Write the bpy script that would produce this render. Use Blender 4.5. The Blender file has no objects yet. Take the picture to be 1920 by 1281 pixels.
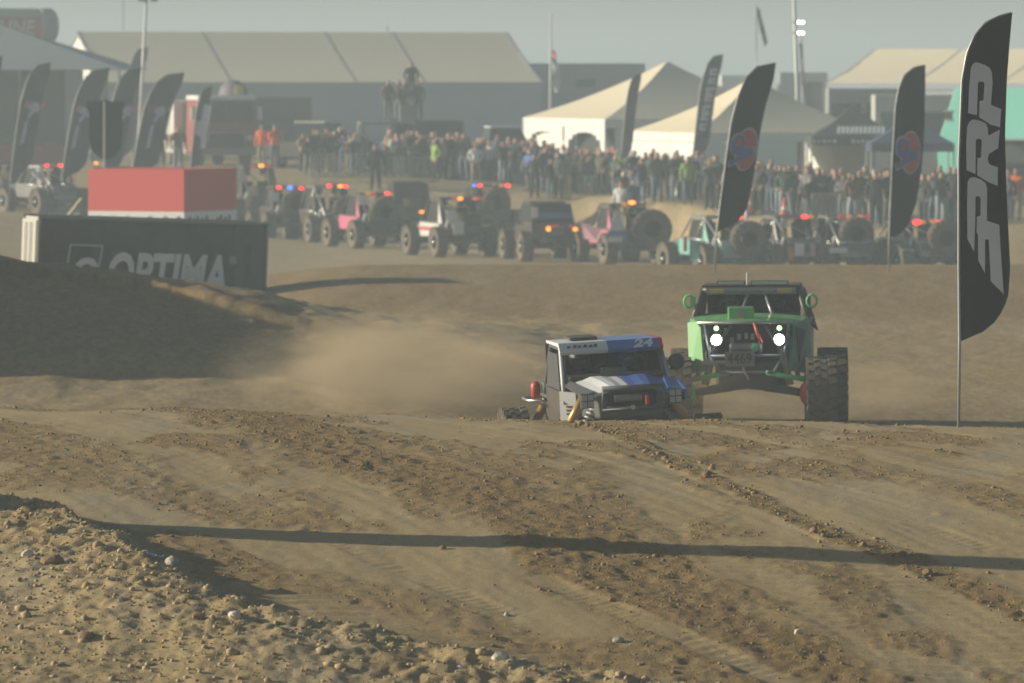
import bpy, bmesh, math, random
import numpy as np
from mathutils import Vector, Matrix, Euler

R = math.radians
random.seed(7)
rng = np.random.default_rng(7)
scene = bpy.context.scene
col = scene.collection

# ------------------------------------------------------------------ camera
FPX, HY, CZ = 12000.0, 130.0, 6.0          # focal length in photo pixels, horizon row, camera height
cam_data = bpy.data.cameras.new('camera')
cam = bpy.data.objects.new('camera', cam_data)
col.objects.link(cam)
cam.location = (0, 0, CZ)
cam.rotation_euler = (R(90), 0, 0)
cam_data.sensor_width = 36.0
cam_data.lens = FPX * 36.0 / 1920.0
cam_data.shift_y = -(640.5 - HY) / 1920.0
cam_data.clip_start = 0.5
cam_data.clip_end = 9000.0
cam_data.dof.use_dof = True
cam_data.dof.focus_distance = 62.0
cam_data.dof.aperture_fstop = 4.6
scene.camera = cam

# ------------------------------------------------------------------ sky and sun
SUN_EL, SUN_BACK = 16.0, 6.0               # degrees above horizon; degrees behind due left
world = bpy.data.worlds.new('World')
scene.world = world
world.use_nodes = True
wn, wl = world.node_tree.nodes, world.node_tree.links
bg = wn['Background']
sky = wn.new('ShaderNodeTexSky')
sky.sky_type = 'NISHITA'
sky.sun_disc = False
sky.sun_elevation = R(SUN_EL)
sky.sun_rotation = R(-(90 - SUN_BACK))
sky.altitude = 900
sky.air_density = 1.0
sky.dust_density = 3.0
sky.ozone_density = 1.0
wl.new(sky.outputs[0], bg.inputs[0])
bg.inputs[1].default_value = 0.055

sun_data = bpy.data.lights.new('sun', 'SUN')
sun_data.energy = 5.0
sun_data.angle = R(0.6)
sun_data.color = (1.0, 0.905, 0.70)
sun = bpy.data.objects.new('sun', sun_data)
col.objects.link(sun)
to_sun = Vector((-math.cos(R(SUN_BACK)) * math.cos(R(SUN_EL)), math.sin(R(SUN_BACK)) * math.cos(R(SUN_EL)), math.sin(R(SUN_EL))))
sun.rotation_euler = to_sun.to_track_quat('Z', 'Y').to_euler()
sun.location = (-40, 60, 40)

scene.view_settings.view_transform = 'Standard'
scene.view_settings.look = 'None'
scene.view_settings.gamma = 1.0
scene.view_settings.exposure = 0.50
scene.render.engine = 'CYCLES'
cy = scene.cycles
cy.use_denoising = True
cy.denoiser = 'OPENIMAGEDENOISE'
cy.use_adaptive_sampling = True
cy.adaptive_threshold = 0.02
cy.max_bounces = 6
cy.diffuse_bounces = 3
cy.glossy_bounces = 2
cy.transmission_bounces = 4
cy.transparent_max_bounces = 8
cy.volume_bounces = 0
cy.volume_step_rate = 2.0
cy.volume_max_steps = 128

# ------------------------------------------------------------------ helpers
def P(px, py, d):
    """point seen at photo pixel (px, py) at distance d in front of the camera"""
    return Vector(((px - 960) * d / FPX, d, CZ + (HY - py) * d / FPX))

def tag(o, label=None, cat=None, group=None, kind=None):
    if label: o['label'] = label
    if cat: o['category'] = cat
    if group: o['group'] = group
    if kind: o['kind'] = kind
    return o

def empty(name, loc=(0, 0, 0), rz=0.0, rx=0.0, ry=0.0):
    o = bpy.data.objects.new(name, None)
    col.objects.link(o)
    o.location = loc
    o.rotation_euler = (rx, ry, rz)
    o.empty_display_size = 0.3
    return o

def _m(rot):
    if rot is None: return Matrix.Identity(3)
    if isinstance(rot, Matrix): return rot
    return Euler(rot).to_matrix()

class MB:
    def __init__(s): s.v, s.f = [], []
    def add(s, vs, fs):
        n = len(s.v)
        s.v.extend([tuple(v) for v in vs])
        s.f.extend([tuple(i + n for i in f) for f in fs])
        return s
    def box(s, c, size, rot=None):
        m = _m(rot); c = Vector(c)
        hx, hy, hz = size[0] / 2, size[1] / 2, size[2] / 2
        vs = [c + m @ Vector((x, y, z)) for x in (-hx, hx) for y in (-hy, hy) for z in (-hz, hz)]
        return s.add(vs, [(0, 1, 3, 2), (4, 6, 7, 5), (0, 4, 5, 1), (2, 3, 7, 6), (0, 2, 6, 4), (1, 5, 7, 3)])
    def tube(s, pts, r, n=7, closed=False):
        pts = [Vector(p) for p in pts]
        rs = r if isinstance(r, (list, tuple)) else [r] * len(pts)
        k = len(pts); vs = []
        up0 = None
        for i, p in enumerate(pts):
            a = pts[(i - 1) % k] if (closed or i > 0) else p
            b = pts[(i + 1) % k] if (closed or i < k - 1) else p
            t = (b - a)
            t = t.normalized() if t.length > 1e-9 else Vector((0, 0, 1))
            if up0 is None:
                up0 = Vector((0, 0, 1)) if abs(t.z) < 0.9 else Vector((0, 1, 0))
            u = t.cross(up0)
            if u.length < 1e-4: u = t.cross(Vector((1, 0, 0)))
            u.normalize(); w = t.cross(u)
            for j in range(n):
                an = 2 * math.pi * j / n
                vs.append(p + (u * math.cos(an) + w * math.sin(an)) * rs[i])
        fs = []
        for i in range(k if closed else k - 1):
            for j in range(n):
                a = i * n + j; b = i * n + (j + 1) % n
                i2 = (i + 1) % k
                fs.append((a, b, i2 * n + (j + 1) % n, i2 * n + j))
        if not closed:
            fs.append(tuple(range(n - 1, -1, -1)))
            fs.append(tuple((k - 1) * n + j for j in range(n)))
        return s.add(vs, fs)
    def lathe(s, prof, n=24, axis='x', c=(0, 0, 0), closed=False):
        c = Vector(c); vs = []; fs = []; k = len(prof)
        for (r, h) in prof:
            for j in range(n):
                a = 2 * math.pi * j / n
                if axis == 'x': q = Vector((h, r * math.cos(a), r * math.sin(a)))
                elif axis == 'y': q = Vector((r * math.sin(a), h, r * math.cos(a)))
                else: q = Vector((r * math.cos(a), r * math.sin(a), h))
                vs.append(c + q)
        for i in range(k if closed else k - 1):
            for j in range(n):
                i2 = (i + 1) % k
                fs.append((i * n + j, i * n + (j + 1) % n, i2 * n + (j + 1) % n, i2 * n + j))
        if not closed:
            fs.append(tuple(range(n - 1, -1, -1)))
            fs.append(tuple((k - 1) * n + j for j in range(n)))
        return s.add(vs, fs)
    def plate(s, pts, t=0.02):
        """a flat panel of thickness t from 3+ points"""
        pts = [Vector(p) for p in pts]
        nrm = (pts[1] - pts[0]).cross(pts[2] - pts[0]).normalized() * (t / 2)
        n = len(pts)
        vs = [p + nrm for p in pts] + [p - nrm for p in pts]
        fs = [tuple(range(n)), tuple(range(2 * n - 1, n - 1, -1))]
        for i in range(n):
            j = (i + 1) % n
            fs.append((i, i + n, j + n, j))
        return s.add(vs, fs)
    def ellipsoid(s, c, r, nu=12, nv=8, rot=None):
        m = _m(rot); c = Vector(c); vs = []; fs = []
        for i in range(nv + 1):
            th = math.pi * i / nv
            for j in range(nu):
                a = 2 * math.pi * j / nu
                vs.append(c + m @ Vector((r[0] * math.sin(th) * math.cos(a), r[1] * math.sin(th) * math.sin(a), r[2] * math.cos(th))))
        for i in range(nv):
            for j in range(nu):
                fs.append((i * nu + j, (i + 1) * nu + j, (i + 1) * nu + (j + 1) % nu, i * nu + (j + 1) % nu))
        return s.add(vs, fs)
    def loft(s, sections):
        n = len(sections[0]); vs = [p for sec in sections for p in sec]; fs = []
        for i in range(len(sections) - 1):
            for j in range(n):
                fs.append((i * n + j, i * n + (j + 1) % n, (i + 1) * n + (j + 1) % n, (i + 1) * n + j))
        fs.append(tuple(range(n - 1, -1, -1)))
        fs.append(tuple((len(sections) - 1) * n + j for j in range(n)))
        return s.add(vs, fs)
    def mesh(s, name, mat=None, smooth=False):
        me = bpy.data.meshes.new(name)
        me.from_pydata(s.v, [], s.f)
        bm = bmesh.new(); bm.from_mesh(me)
        bmesh.ops.recalc_face_normals(bm, faces=bm.faces)
        bm.to_mesh(me); bm.free()
        if smooth: me.polygons.foreach_set('use_smooth', [True] * len(me.polygons))
        if mat: me.materials.append(mat)
        me.update()
        return me
    def build(s, name, mat, parent=None, smooth=False, bevel=0.0):
        o = bpy.data.objects.new(name, s.mesh(name, mat, smooth))
        col.objects.link(o)
        if parent is not None: o.parent = parent
        if bevel:
            b = o.modifiers.new('bevel', 'BEVEL'); b.width = bevel; b.segments = 2; b.limit_method = 'ANGLE'
        return o

def link_mesh(name, me, parent=None):
    o = bpy.data.objects.new(name, me)
    col.objects.link(o)
    if parent is not None: o.parent = parent
    return o

def text_obj(name, body, size, mat, parent=None, shear=0.0, bold=0.0, sx=1.0, extrude=0.004, matrix=None):
    """flat lettering; lies in its local XY plane, centred"""
    cu = bpy.data.curves.new(name, 'FONT')
    cu.body = body; cu.size = size; cu.shear = shear; cu.offset = bold; cu.extrude = extrude
    cu.align_x = 'CENTER'; cu.align_y = 'CENTER'; cu.resolution_u = 3
    t = bpy.data.objects.new(name, cu)
    col.objects.link(t)
    dg = bpy.context.evaluated_depsgraph_get()
    me = bpy.data.meshes.new_from_object(t.evaluated_get(dg))
    bpy.data.objects.remove(t)
    for v in me.vertices: v.co.x *= sx
    me.materials.clear(); me.materials.append(mat)
    if matrix is not None: me.transform(matrix)
    me.name = name
    return link_mesh(name, me, parent)

def frame_matrix(origin, xdir, ydir):
    x = Vector(xdir).normalized(); y = Vector(ydir); y = (y - x * y.dot(x)).normalized(); z = x.cross(y)
    m = Matrix((x, y, z)).transposed().to_4x4()
    m.translation = Vector(origin)
    return m

# ------------------------------------------------------------------ materials
_mats = {}
def mat(name, color, rough=0.6, metal=0.0, var=0.12, scale=6.0, dust=0.0, bump=0.0, emit=0.0, coat=0.0, spec=0.5, trans=0.0):
    if name in _mats: return _mats[name]
    m = bpy.data.materials.new(name); m.use_nodes = True
    nt = m.node_tree; N, L = nt.nodes, nt.links
    b = N['Principled BSDF']
    b.inputs['Roughness'].default_value = rough
    b.inputs['Metallic'].default_value = metal
    b.inputs['Specular IOR Level'].default_value = spec
    b.inputs['Coat Weight'].default_value = coat
    tc = N.new('ShaderNodeTexCoord')
    nz = N.new('ShaderNodeTexNoise'); nz.inputs['Scale'].default_value = scale; nz.inputs['Detail'].default_value = 4
    L.new(tc.outputs['Object'], nz.inputs['Vector'])
    mx = N.new('ShaderNodeMix'); mx.data_type = 'RGBA'
    c = Vector(color[:3])
    lo = c * (1 - var); hi = c * (1 + var)
    mx.inputs[6].default_value = (*lo, 1); mx.inputs[7].default_value = (*[min(1, q) for q in hi], 1)
    L.new(nz.outputs['Fac'], mx.inputs['Factor'])
    out = mx.outputs[2]
    if dust:
        nd = N.new('ShaderNodeTexNoise'); nd.inputs['Scale'].default_value = 3.1; nd.inputs['Detail'].default_value = 7; nd.inputs['Roughness'].default_value = 0.7
        L.new(tc.outputs['Object'], nd.inputs['Vector'])
        rp = N.new('ShaderNodeMapRange'); rp.inputs[1].default_value = 0.35; rp.inputs[2].default_value = 0.75
        rp.inputs[3].default_value = dust * 0.35; rp.inputs[4].default_value = min(1.0, dust * 1.3)
        L.new(nd.outputs['Fac'], rp.inputs[0])
        md = N.new('ShaderNodeMix'); md.data_type = 'RGBA'
        L.new(rp.outputs[0], md.inputs['Factor']); L.new(out, md.inputs[6])
        md.inputs[7].default_value = (0.30, 0.225, 0.14, 1)
        out = md.outputs[2]
    L.new(out, b.inputs['Base Color'])
    if bump:
        nb = N.new('ShaderNodeTexNoise'); nb.inputs['Scale'].default_value = scale * 5; nb.inputs['Detail'].default_value = 5
        L.new(tc.outputs['Object'], nb.inputs['Vector'])
        bp = N.new('ShaderNodeBump'); bp.inputs['Strength'].default_value = bump; bp.inputs['Distance'].default_value = 0.02
        L.new(nb.outputs['Fac'], bp.inputs['Height']); L.new(bp.outputs[0], b.inputs['Normal'])
    if emit:
        b.inputs['Emission Color'].default_value = (*color[:3], 1)
        b.inputs['Emission Strength'].default_value = emit
    if trans:
        # thin cloth: some light comes through from behind
        tr = N.new('ShaderNodeBsdfTranslucent'); L.new(out, tr.inputs['Color'])
        ms = N.new('ShaderNodeMixShader'); ms.inputs[0].default_value = trans
        L.new(b.outputs[0], ms.inputs[1]); L.new(tr.outputs[0], ms.inputs[2])
        L.new(ms.outputs[0], N['Material Output'].inputs['Surface'])
    _mats[name] = m
    return m

M_RUB = mat('tyre_rubber', (0.03, 0.03, 0.03), 0.85, var=0.3, scale=9, dust=0.45, bump=0.3)
M_RUBD = mat('dusty_tyre_rubber', (0.04, 0.039, 0.037), 0.9, var=0.3, scale=9, dust=0.5, bump=0.3)
M_BLK = mat('black_tube_paint', (0.022, 0.023, 0.025), 0.5, var=0.2, dust=0.22)
M_BLKM = mat('black_matte_panel', (0.02, 0.02, 0.021), 0.75, var=0.25, dust=0.18)
M_SIL = mat('silver_tube', (0.42, 0.43, 0.44), 0.35, metal=0.7, dust=0.25)
M_GREY = mat('grey_metal', (0.22, 0.23, 0.24), 0.5, metal=0.3, dust=0.25)
M_RIM = mat('bare_alloy', (0.55, 0.56, 0.57), 0.3, metal=0.8, dust=0.2)
M_WHT = mat('white_paint', (0.72, 0.73, 0.74), 0.45, var=0.06, dust=0.12)
M_GLASS = mat('dark_glass', (0.02, 0.024, 0.026), 0.12, var=0.1)
M_INT = mat('dark_cabin', (0.012, 0.012, 0.013), 0.9, var=0.3)
M_RED = mat('red_paint', (0.45, 0.03, 0.03), 0.45, dust=0.1)
M_LRED = mat('red_lamp', (1.0, 0.03, 0.035), 0.3, var=0.05, emit=2.2)
M_LREDD = mat('dim_red_lamp', (0.55, 0.03, 0.03), 0.3, var=0.05, emit=0.35)
M_LAMB = mat('amber_lamp', (1.0, 0.30, 0.015), 0.3, var=0.05, emit=2.0)
M_LAMBD = mat('dim_amber_lamp', (0.7, 0.22, 0.02), 0.3, var=0.05, emit=0.5)
M_LBLU = mat('blue_lamp', (0.05, 0.22, 1.0), 0.3, var=0.05, emit=1.8)
M_LWHT = mat('white_led', (1.0, 0.98, 1.0), 0.3, var=0.02, emit=45.0)
M_LGRN = mat('green_white_led', (0.55, 1.0, 0.35), 0.3, var=0.02, emit=3.5)
M_POLE = mat('grey_pole', (0.33, 0.34, 0.35), 0.4, metal=0.5)
M_WPOLE = mat('white_pole', (0.62, 0.63, 0.62), 0.5)
M_FLAG = mat('black_flag_cloth', (0.018, 0.019, 0.021), 0.8, var=0.15, scale=3, trans=0.25)
M_FPRINT = mat('pale_flag_print', (0.80, 0.81, 0.88), 0.8, var=0.06, scale=3, trans=0.25)
# ------------------------------------------------------------------ terrain heights (relative to the camera height)
_tab = rng.random((256, 256))
def vnoise(x, y, seed=0):
    x = np.asarray(x, float) + seed * 17.31; y = np.asarray(y, float) + seed * 9.17
    xi = np.floor(x).astype(int); yi = np.floor(y).astype(int)
    fx = x - xi; fy = y - yi
    fx = fx * fx * fx * (fx * (fx * 6 - 15) + 10); fy = fy * fy * fy * (fy * (fy * 6 - 15) + 10)
    a = _tab[xi & 255, yi & 255]; b = _tab[(xi + 1) & 255, yi & 255]
    c = _tab[xi & 255, (yi + 1) & 255]; d = _tab[(xi + 1) & 255, (yi + 1) & 255]
    return (a + (b - a) * fx) * (1 - fy) + (c + (d - c) * fx) * fy - 0.5

def fbm(x, y, oct=4, seed=0, gain=0.5):
    s = 0; a = 1.0
    for i in range(oct):
        s = s + a * vnoise(x * 2 ** i, y * 2 ** i, seed + i * 3)
        a *= gain
    return s

def sst(a, b, x):
    t = np.clip((x - a) / (b - a), 0, 1)
    return t * t * (3 - 2 * t)

def profile(d):
    d = np.asarray(d, float)
    t = 72 - d
    near = -3.93 + 0.0546 * t - 0.00428 * t * t
    far = -3.93 - 0.0546 * (-t) - 0.0160 * t * t
    z = np.where(d <= 72, near, far)
    h = (d - 78) / 5.0
    hc = np.clip(h, 0, 1)
    herm = (2 * hc ** 3 - 3 * hc ** 2 + 1) * -4.834 + (hc ** 3 - 2 * hc ** 2 + hc) * (-0.2466 * 5) + (-2 * hc ** 3 + 3 * hc ** 2) * -5.12
    z = np.where(d > 78, herm, z)
    z = np.where(d > 83, -5.12 + 0.13 * sst(83, 88, d) + 0.14 * sst(87, 97, d) + 0.475 * sst(112, 141, d) - 1.93 * sst(142, 174, d), z)
    zn = -4.80 - 0.134 * (50 - d)
    z = np.where(d < 50, np.maximum(zn, -5.25), z)
    return z

_cx = [-400, -24, -10.1, -4.3, -0.2, 2.7, 4.8, 6.4, 8.0, 11.6, 16, 400]
_cd = [262, 262, 258, 256, 255, 252.6, 240, 226, 218, 210.5, 208, 208]
_cz = [-4.3, -4.2, -3.98, -4.23, -4.47, -4.86, -4.84, -4.81, -4.9, -5.12, -5.0, -5.0]
def crowd_line(x): return np.interp(x, _cx, _cd), np.interp(x, _cx, _cz)

_hx = [-400, -40, -24, -15, -12, -8.64, -7.74, -6.84, -5.94, -5.04, -4.23, -3.6, -2.88, -1.8, -0.54, 0.36, 2.2, 3.2, 400]
_hz = [-5.2, -4.6, -1.6, -1.6, -2.3, -3.30, -3.38, -3.49, -3.64, -3.79, -3.93, -4.09, -4.20, -4.31, -4.48, -4.62, -4.95, -5.2, -5.2]  # left end, out of frame, raised to keep sun off the visible slope
def mound(x, d):
    """height of the long mound above the flat dip"""
    zc = np.interp(x, _hx, _hz)
    return np.clip(zc + 4.95, 0, None) * sst(83, 108, d) * (1 - sst(110, 128, d))

def base(x, d):
    """large shapes only"""
    x = np.asarray(x, float); d = np.asarray(d, float)
    z = profile(d)
    z = z - 0.021 * np.clip(x, -9, 9) * (1 - sst(80, 95, d))
    z = z - 0.45 * sst(110, 128, d) * (1 - sst(142, 156, d)) * (1 - sst(-7.6, -3.0, x))
    # plain rising to where the crowd stands
    dc, zc = crowd_line(x)
    run = np.interp(x, [-10, 4, 10], [10, 11, 9])
    zp = np.interp(x, [-30, -18, -10, -7], [-5.2, -5.4, -6.1, -6.3])
    zp = -6.30 + (zp + 6.30) * sst(180, 225, d)
    z = np.where(d > 174, zp + (zc - zp) * sst(0, 1, (d - (dc - 4 - run)) / run), z)
    # the long mound on the left, plus an unseen heap added to shade it
    shade_pile = 3.5 * np.exp(-((x + 14.2) / 3.4) ** 4) * sst(88, 97, d) * (1 - sst(118, 128, d))
    mz = np.maximum(mound(x, d), shade_pile)
    z = np.where(mz > 0, np.maximum(z, -4.95 + mz) , z)
    return z

def G(px, py):
    """ground point under a photo pixel of the foreground slope"""
    lo, hi = 45.0, 72.0
    k = (px - 960) / FPX
    for _ in range(50):
        m = (lo + hi) / 2
        y = HY - float(base(k * m, m)) * FPX / m
        if y > py: lo = m
        else: hi = m
    return (k * lo, lo)

def seg_dist(x, y, pts):
    """distance to a polyline, fraction along it, and which side (+ = far/right side)"""
    best = np.full(x.shape, 1e9); side = np.zeros(x.shape); frac = np.zeros(x.shape)
    n = len(pts) - 1
    for i in range(n):
        ax, ay = pts[i]; bx, by = pts[i + 1]
        dx, dy = bx - ax, by - ay
        t = np.clip(((x - ax) * dx + (y - ay) * dy) / (dx * dx + dy * dy), 0, 1)
        ex, ey = x - ax - t * dx, y - ay - t * dy
        dist = np.hypot(ex, ey)
        m = dist < best
        best = np.where(m, dist, best)
        side = np.where(m, np.sign(dx * ey - dy * ex), side)
        frac = np.where(m, (i + t) / n, frac)
    return best, side, frac

BERM = [(-10.5, 62.5), (-7.2, 60.2)] + [G(px, py + a * 205) for px, py, a in ((0, 935, .17), (100, 962, .17), (200, 1008, .17), (300, 1076, .17), (400, 1130, .16), (480, 1163, .14), (600, 1190, .11), (800, 1228, .08))] + [G(1000, 1276), (1.6, 49.4), (4, 48.2), (9, 46.5)]
BAND_A = [G(*p) for p in ((250, 760), (350, 770), (480, 795), (640, 840), (800, 900), (960, 965), (1100, 1045), (1250, 1120), (1450, 1240), (1560, 1290))]
BAND_B = [G(*p) for p in ((1060, 790), (1130, 806), (1250, 862), (1340, 902), (1450, 957), (1560, 1010), (1690, 1044), (1800, 1092), (1920, 1152), (2100, 1240))]
BAND_C = [G(*p) for p in ((1020, 787), (1150, 800), (1300, 818), (1420, 835))]
BAND_D = [G(*p) for p in ((1380, 800), (1480, 820), (1640, 870), (1800, 920), (1920, 960))]
BAND_E = [G(*p) for p in ((-60, 800), (60, 830), (180, 880), (330, 935), (480, 975))]
BAND_F = [G(*p) for p in ((560, 1090), (760, 1130), (960, 1180), (1200, 1260))]

TREADS = [[G(*p) for p in q] for q in (((1010, 1085), (1110, 1125), (1230, 1175), (1380, 1240), (1500, 1295)), ((560, 880), (700, 955), (860, 1045), (1000, 1125)), ((1480, 905), (1600, 950), (1760, 1000), (1940, 1060)), ((620, 1010), (760, 1075), (900, 1130), (1060, 1190)))]

def loose_map(x, d):
    """0 = packed hard track, 1 = loose dug-up soil"""
    u = x + 0.32 * (d - 60)
    L = np.zeros(x.shape)
    wob = 0.25 * fbm(x * 1.3, d * 0.35, 3, 5)
    for pts, w, a in ((BAND_A, np.array([0.75, 1.0]), 1.0), (BAND_B, np.array([0.10, 0.34]), 0.95), (BAND_C, np.array([0.7, 0.5]), 0.8), (BAND_D, np.array([0.3, 0.45]), 0.5), (BAND_E, np.array([0.9, 0.6]), 0.7), (BAND_F, np.array([0.5, 0.5]), 0.55)):
        dist, side, fr = seg_dist(x, d, pts)
        ww = w[0] + (w[1] - w[0]) * fr
        L = np.maximum(L, a * (1 - sst(0.55, 1.05, (dist + wob * ww * 2) / ww)))
    # wind-rowed patches drawn out along the driving line
    pn = fbm(u * 1.3, d * 0.24, 5, 11) + 0.7 * fbm(x * 1.9, d * 0.8, 4, 21)
    L = np.maximum(L, 0.75 * sst(-0.02, 0.34, pn))
    bd, side, fr = seg_dist(x, d, BERM)
    L = np.maximum(L, np.where(side > 0, 1 - sst(0.25, 0.8, bd), 1.0) * 0.9)
    for q in TREADS:
        td, ts, tf = seg_dist(x, d, q)
        L = L * (1 - 0.8 * (1 - sst(0.12, 0.2, td)))
    return np.clip(L, 0, 1)

def near_height(x, d, L=None):
    z = base(x, d)
    if L is None: L = loose_map(x, d)
    u = x + 0.32 * (d - 60)
    bd, side, fr = seg_dist(x, d, BERM)
    wobble = 0.14 * fbm(x * 2.6, d * 1.4, 3, 31)
    amp = np.interp(fr, [0, 0.2, 0.45, 0.65, 0.82, 1], [0.20, 0.20, 0.19, 0.17, 0.12, 0.08])
    rightside = np.exp(-(np.maximum(bd + wobble, 0) / 0.26) ** 2)
    leftside = np.maximum(np.exp(-(bd / 1.5) ** 2), 0.0)
    z = z + amp * np.where(side > 0, rightside, leftside)
    # the berm's near foot runs out level toward the camera
    nearb = (side <= 0)
    z = np.where(nearb, z + 0.04 * fbm(x * 1.2, d * 0.5, 4, 41), z)
    rub = np.where(side > 0, rightside, 1.0)
    # broad undulation and wheel ruts
    z = z + 0.045 * fbm(x * 0.5, d * 0.16, 3, 51)
    rut = fbm(u * 2.6, d * 0.05, 3, 61)
    z = z + 0.013 * rut * (1 - rub)
    fine = fbm(u * 9, d * 0.35, 2, 63)
    z = z + 0.003 * fine * (1 - rub)
    # dug-up relief
    rough = fbm(x * 7.0, d * 4.5, 3, 71, 0.75)
    z = z + L * (0.010 + 0.022 * rough) * (1 - 0.3 * rub)
    z = z + (0.032 * np.exp(-(bd / 1.1) ** 2) + 0.012) * rub * fbm(x * 5.5, d * 4.2, 4, 75, 0.75)
    z = z + 0.004 * fbm(x * 12, d * 6, 3, 81)
    # ripples from tyre lugs on the flank of the berm and on the right
    m1 = np.where(side > 0, (1 - sst(0.7, 1.7, bd)) * sst(0.2, 0.45, bd), 0) * sst(0.25, 0.45, fr) * (1 - sst(0.72, 0.9, fr))
    m2 = sst(0.1, 0.35, fbm(u * 0.9, d * 0.2, 3, 91) + 0.12) * sst(1.0, 2.6, x)
    ph = d * 2 * math.pi / 0.24 + 3.0 * fbm(x * 1.1, d * 0.7, 3, 95)
    z = z + (0.020 * m1 + 0.010 * m2) * np.sin(ph)
    for q in TREADS:
        td, ts, tf = seg_dist(x, d, q)
        ln = sum(math.dist(a_, b_) for a_, b_ in zip(q[:-1], q[1:]))
        mk = (1 - sst(0.09, 0.15, td)) * sst(0.0, 0.12, tf) * (1 - sst(0.85, 1.0, tf)) * sst(-0.12, 0.25, fbm(x * 2, d * 0.8, 2, 191))
        z = z - mk * (0.006 + 0.0045 * np.sin(tf * ln * 2 * math.pi / 0.15 + np.where(ts > 0, 1.6, 0) + 1.5 * fbm(x * 3, d * 1.5, 2, 195)))
    # relief dies out toward the edge of the finely shaped ground
    keep = (1 - sst(7.2, 8.1, np.abs(x))) * (1 - sst(73.7, 74.5, d)) * sst(45.1, 45.9, d)
    zb = base(x, d)
    return zb + (z - zb) * keep

def mid_height(x, d):
    z = base(x, d)
    hill = mound(x, d)
    k = np.clip(hill / 1.2, 0, 1)
    bank = sst(95, 110, d) * (1 - sst(142, 160, d))
    z = z + (0.014 + 0.17 * k) * fbm(x * 0.30 + 4, d * 0.17, 4, 101) * sst(76, 86, d)
    z = z + (0.010 + 0.07 * k + 0.006 * bank) * fbm(x * 2.8, d * 0.9, 4, 111, 0.65) * sst(74, 84, d)
    # two eroded ledges running along the mound
    ledge = 0.22 * (sst(-0.05, 0.12, np.sin(d * 0.55 + 0.25 * x + 1.6 * fbm(x * 0.35, d * 0.1, 2, 121))) - 0.5)
    z = z + ledge * k * sst(88, 94, d) * (1 - sst(107, 111, d))
    # low lip beside the light strip
    z = z + 0.10 * np.exp(-((d - 118) / 2.5) ** 2) * sst(-2.5, 0.5, x) * (1 - sst(1.5, 3.0, x)) * (0.6 + fbm(x * 2, d, 3, 131))
    return z

def far_height(x, d):
    return base(x, d) + 0.05 * fbm(x * 0.2, d * 0.15, 3, 141) * sst(170, 185, d)

NX0, NX1, NY0, NY1 = -8.2, 8.2, 45.0, 74.6
def ground_z(x, d):
    """world height of whatever ground is at x, d"""
    xa, da = np.array([float(x)]), np.array([float(d)])
    if NX0 < x < NX1 and NY0 < d < NY1: return CZ + float(near_height(xa, da)[0])
    if d < 175: return CZ + float(mid_height(xa, da)[0])
    return CZ + float(far_height(xa, da)[0])

def grid_mesh(name, xs, ys, zf, attrs=None, hole=None):
    X, Y = np.meshgrid(xs, ys)
    Z = zf(X, Y)
    nx, ny = len(xs), len(ys)
    co = np.stack([X, Y, Z], -1).reshape(-1, 3)
    idx = np.arange(nx * ny).reshape(ny, nx)
    q = np.stack([idx[:-1, :-1], idx[:-1, 1:], idx[1:, 1:], idx[1:, :-1]], -1).reshape(-1, 4)
    if hole:
        cx = (X[:-1, :-1] + X[1:, 1:]).reshape(-1) / 2; cyy = (Y[:-1, :-1] + Y[1:, 1:]).reshape(-1) / 2
        keep = ~((cx > hole[0]) & (cx < hole[1]) & (cyy > hole[2]) & (cyy < hole[3]))
        q = q[keep]
    me = bpy.data.meshes.new(name)
    me.vertices.add(len(co)); me.vertices.foreach_set('co', co.astype(np.float32).ravel())
    me.loops.add(q.size); me.loops.foreach_set('vertex_index', q.astype(np.int32).ravel())
    me.polygons.add(len(q)); me.polygons.foreach_set('loop_start', np.arange(0, q.size, 4, dtype=np.int32))
    me.polygons.foreach_set('use_smooth', np.ones(len(q), bool))
    me.update(calc_edges=True)
    if attrs:
        for an, fn in attrs.items():
            a = me.attributes.new(an, 'FLOAT', 'POINT')
            a.data.foreach_set('value', np.asarray(fn(X, Y)).astype(np.float32).ravel())
    return me

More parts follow.
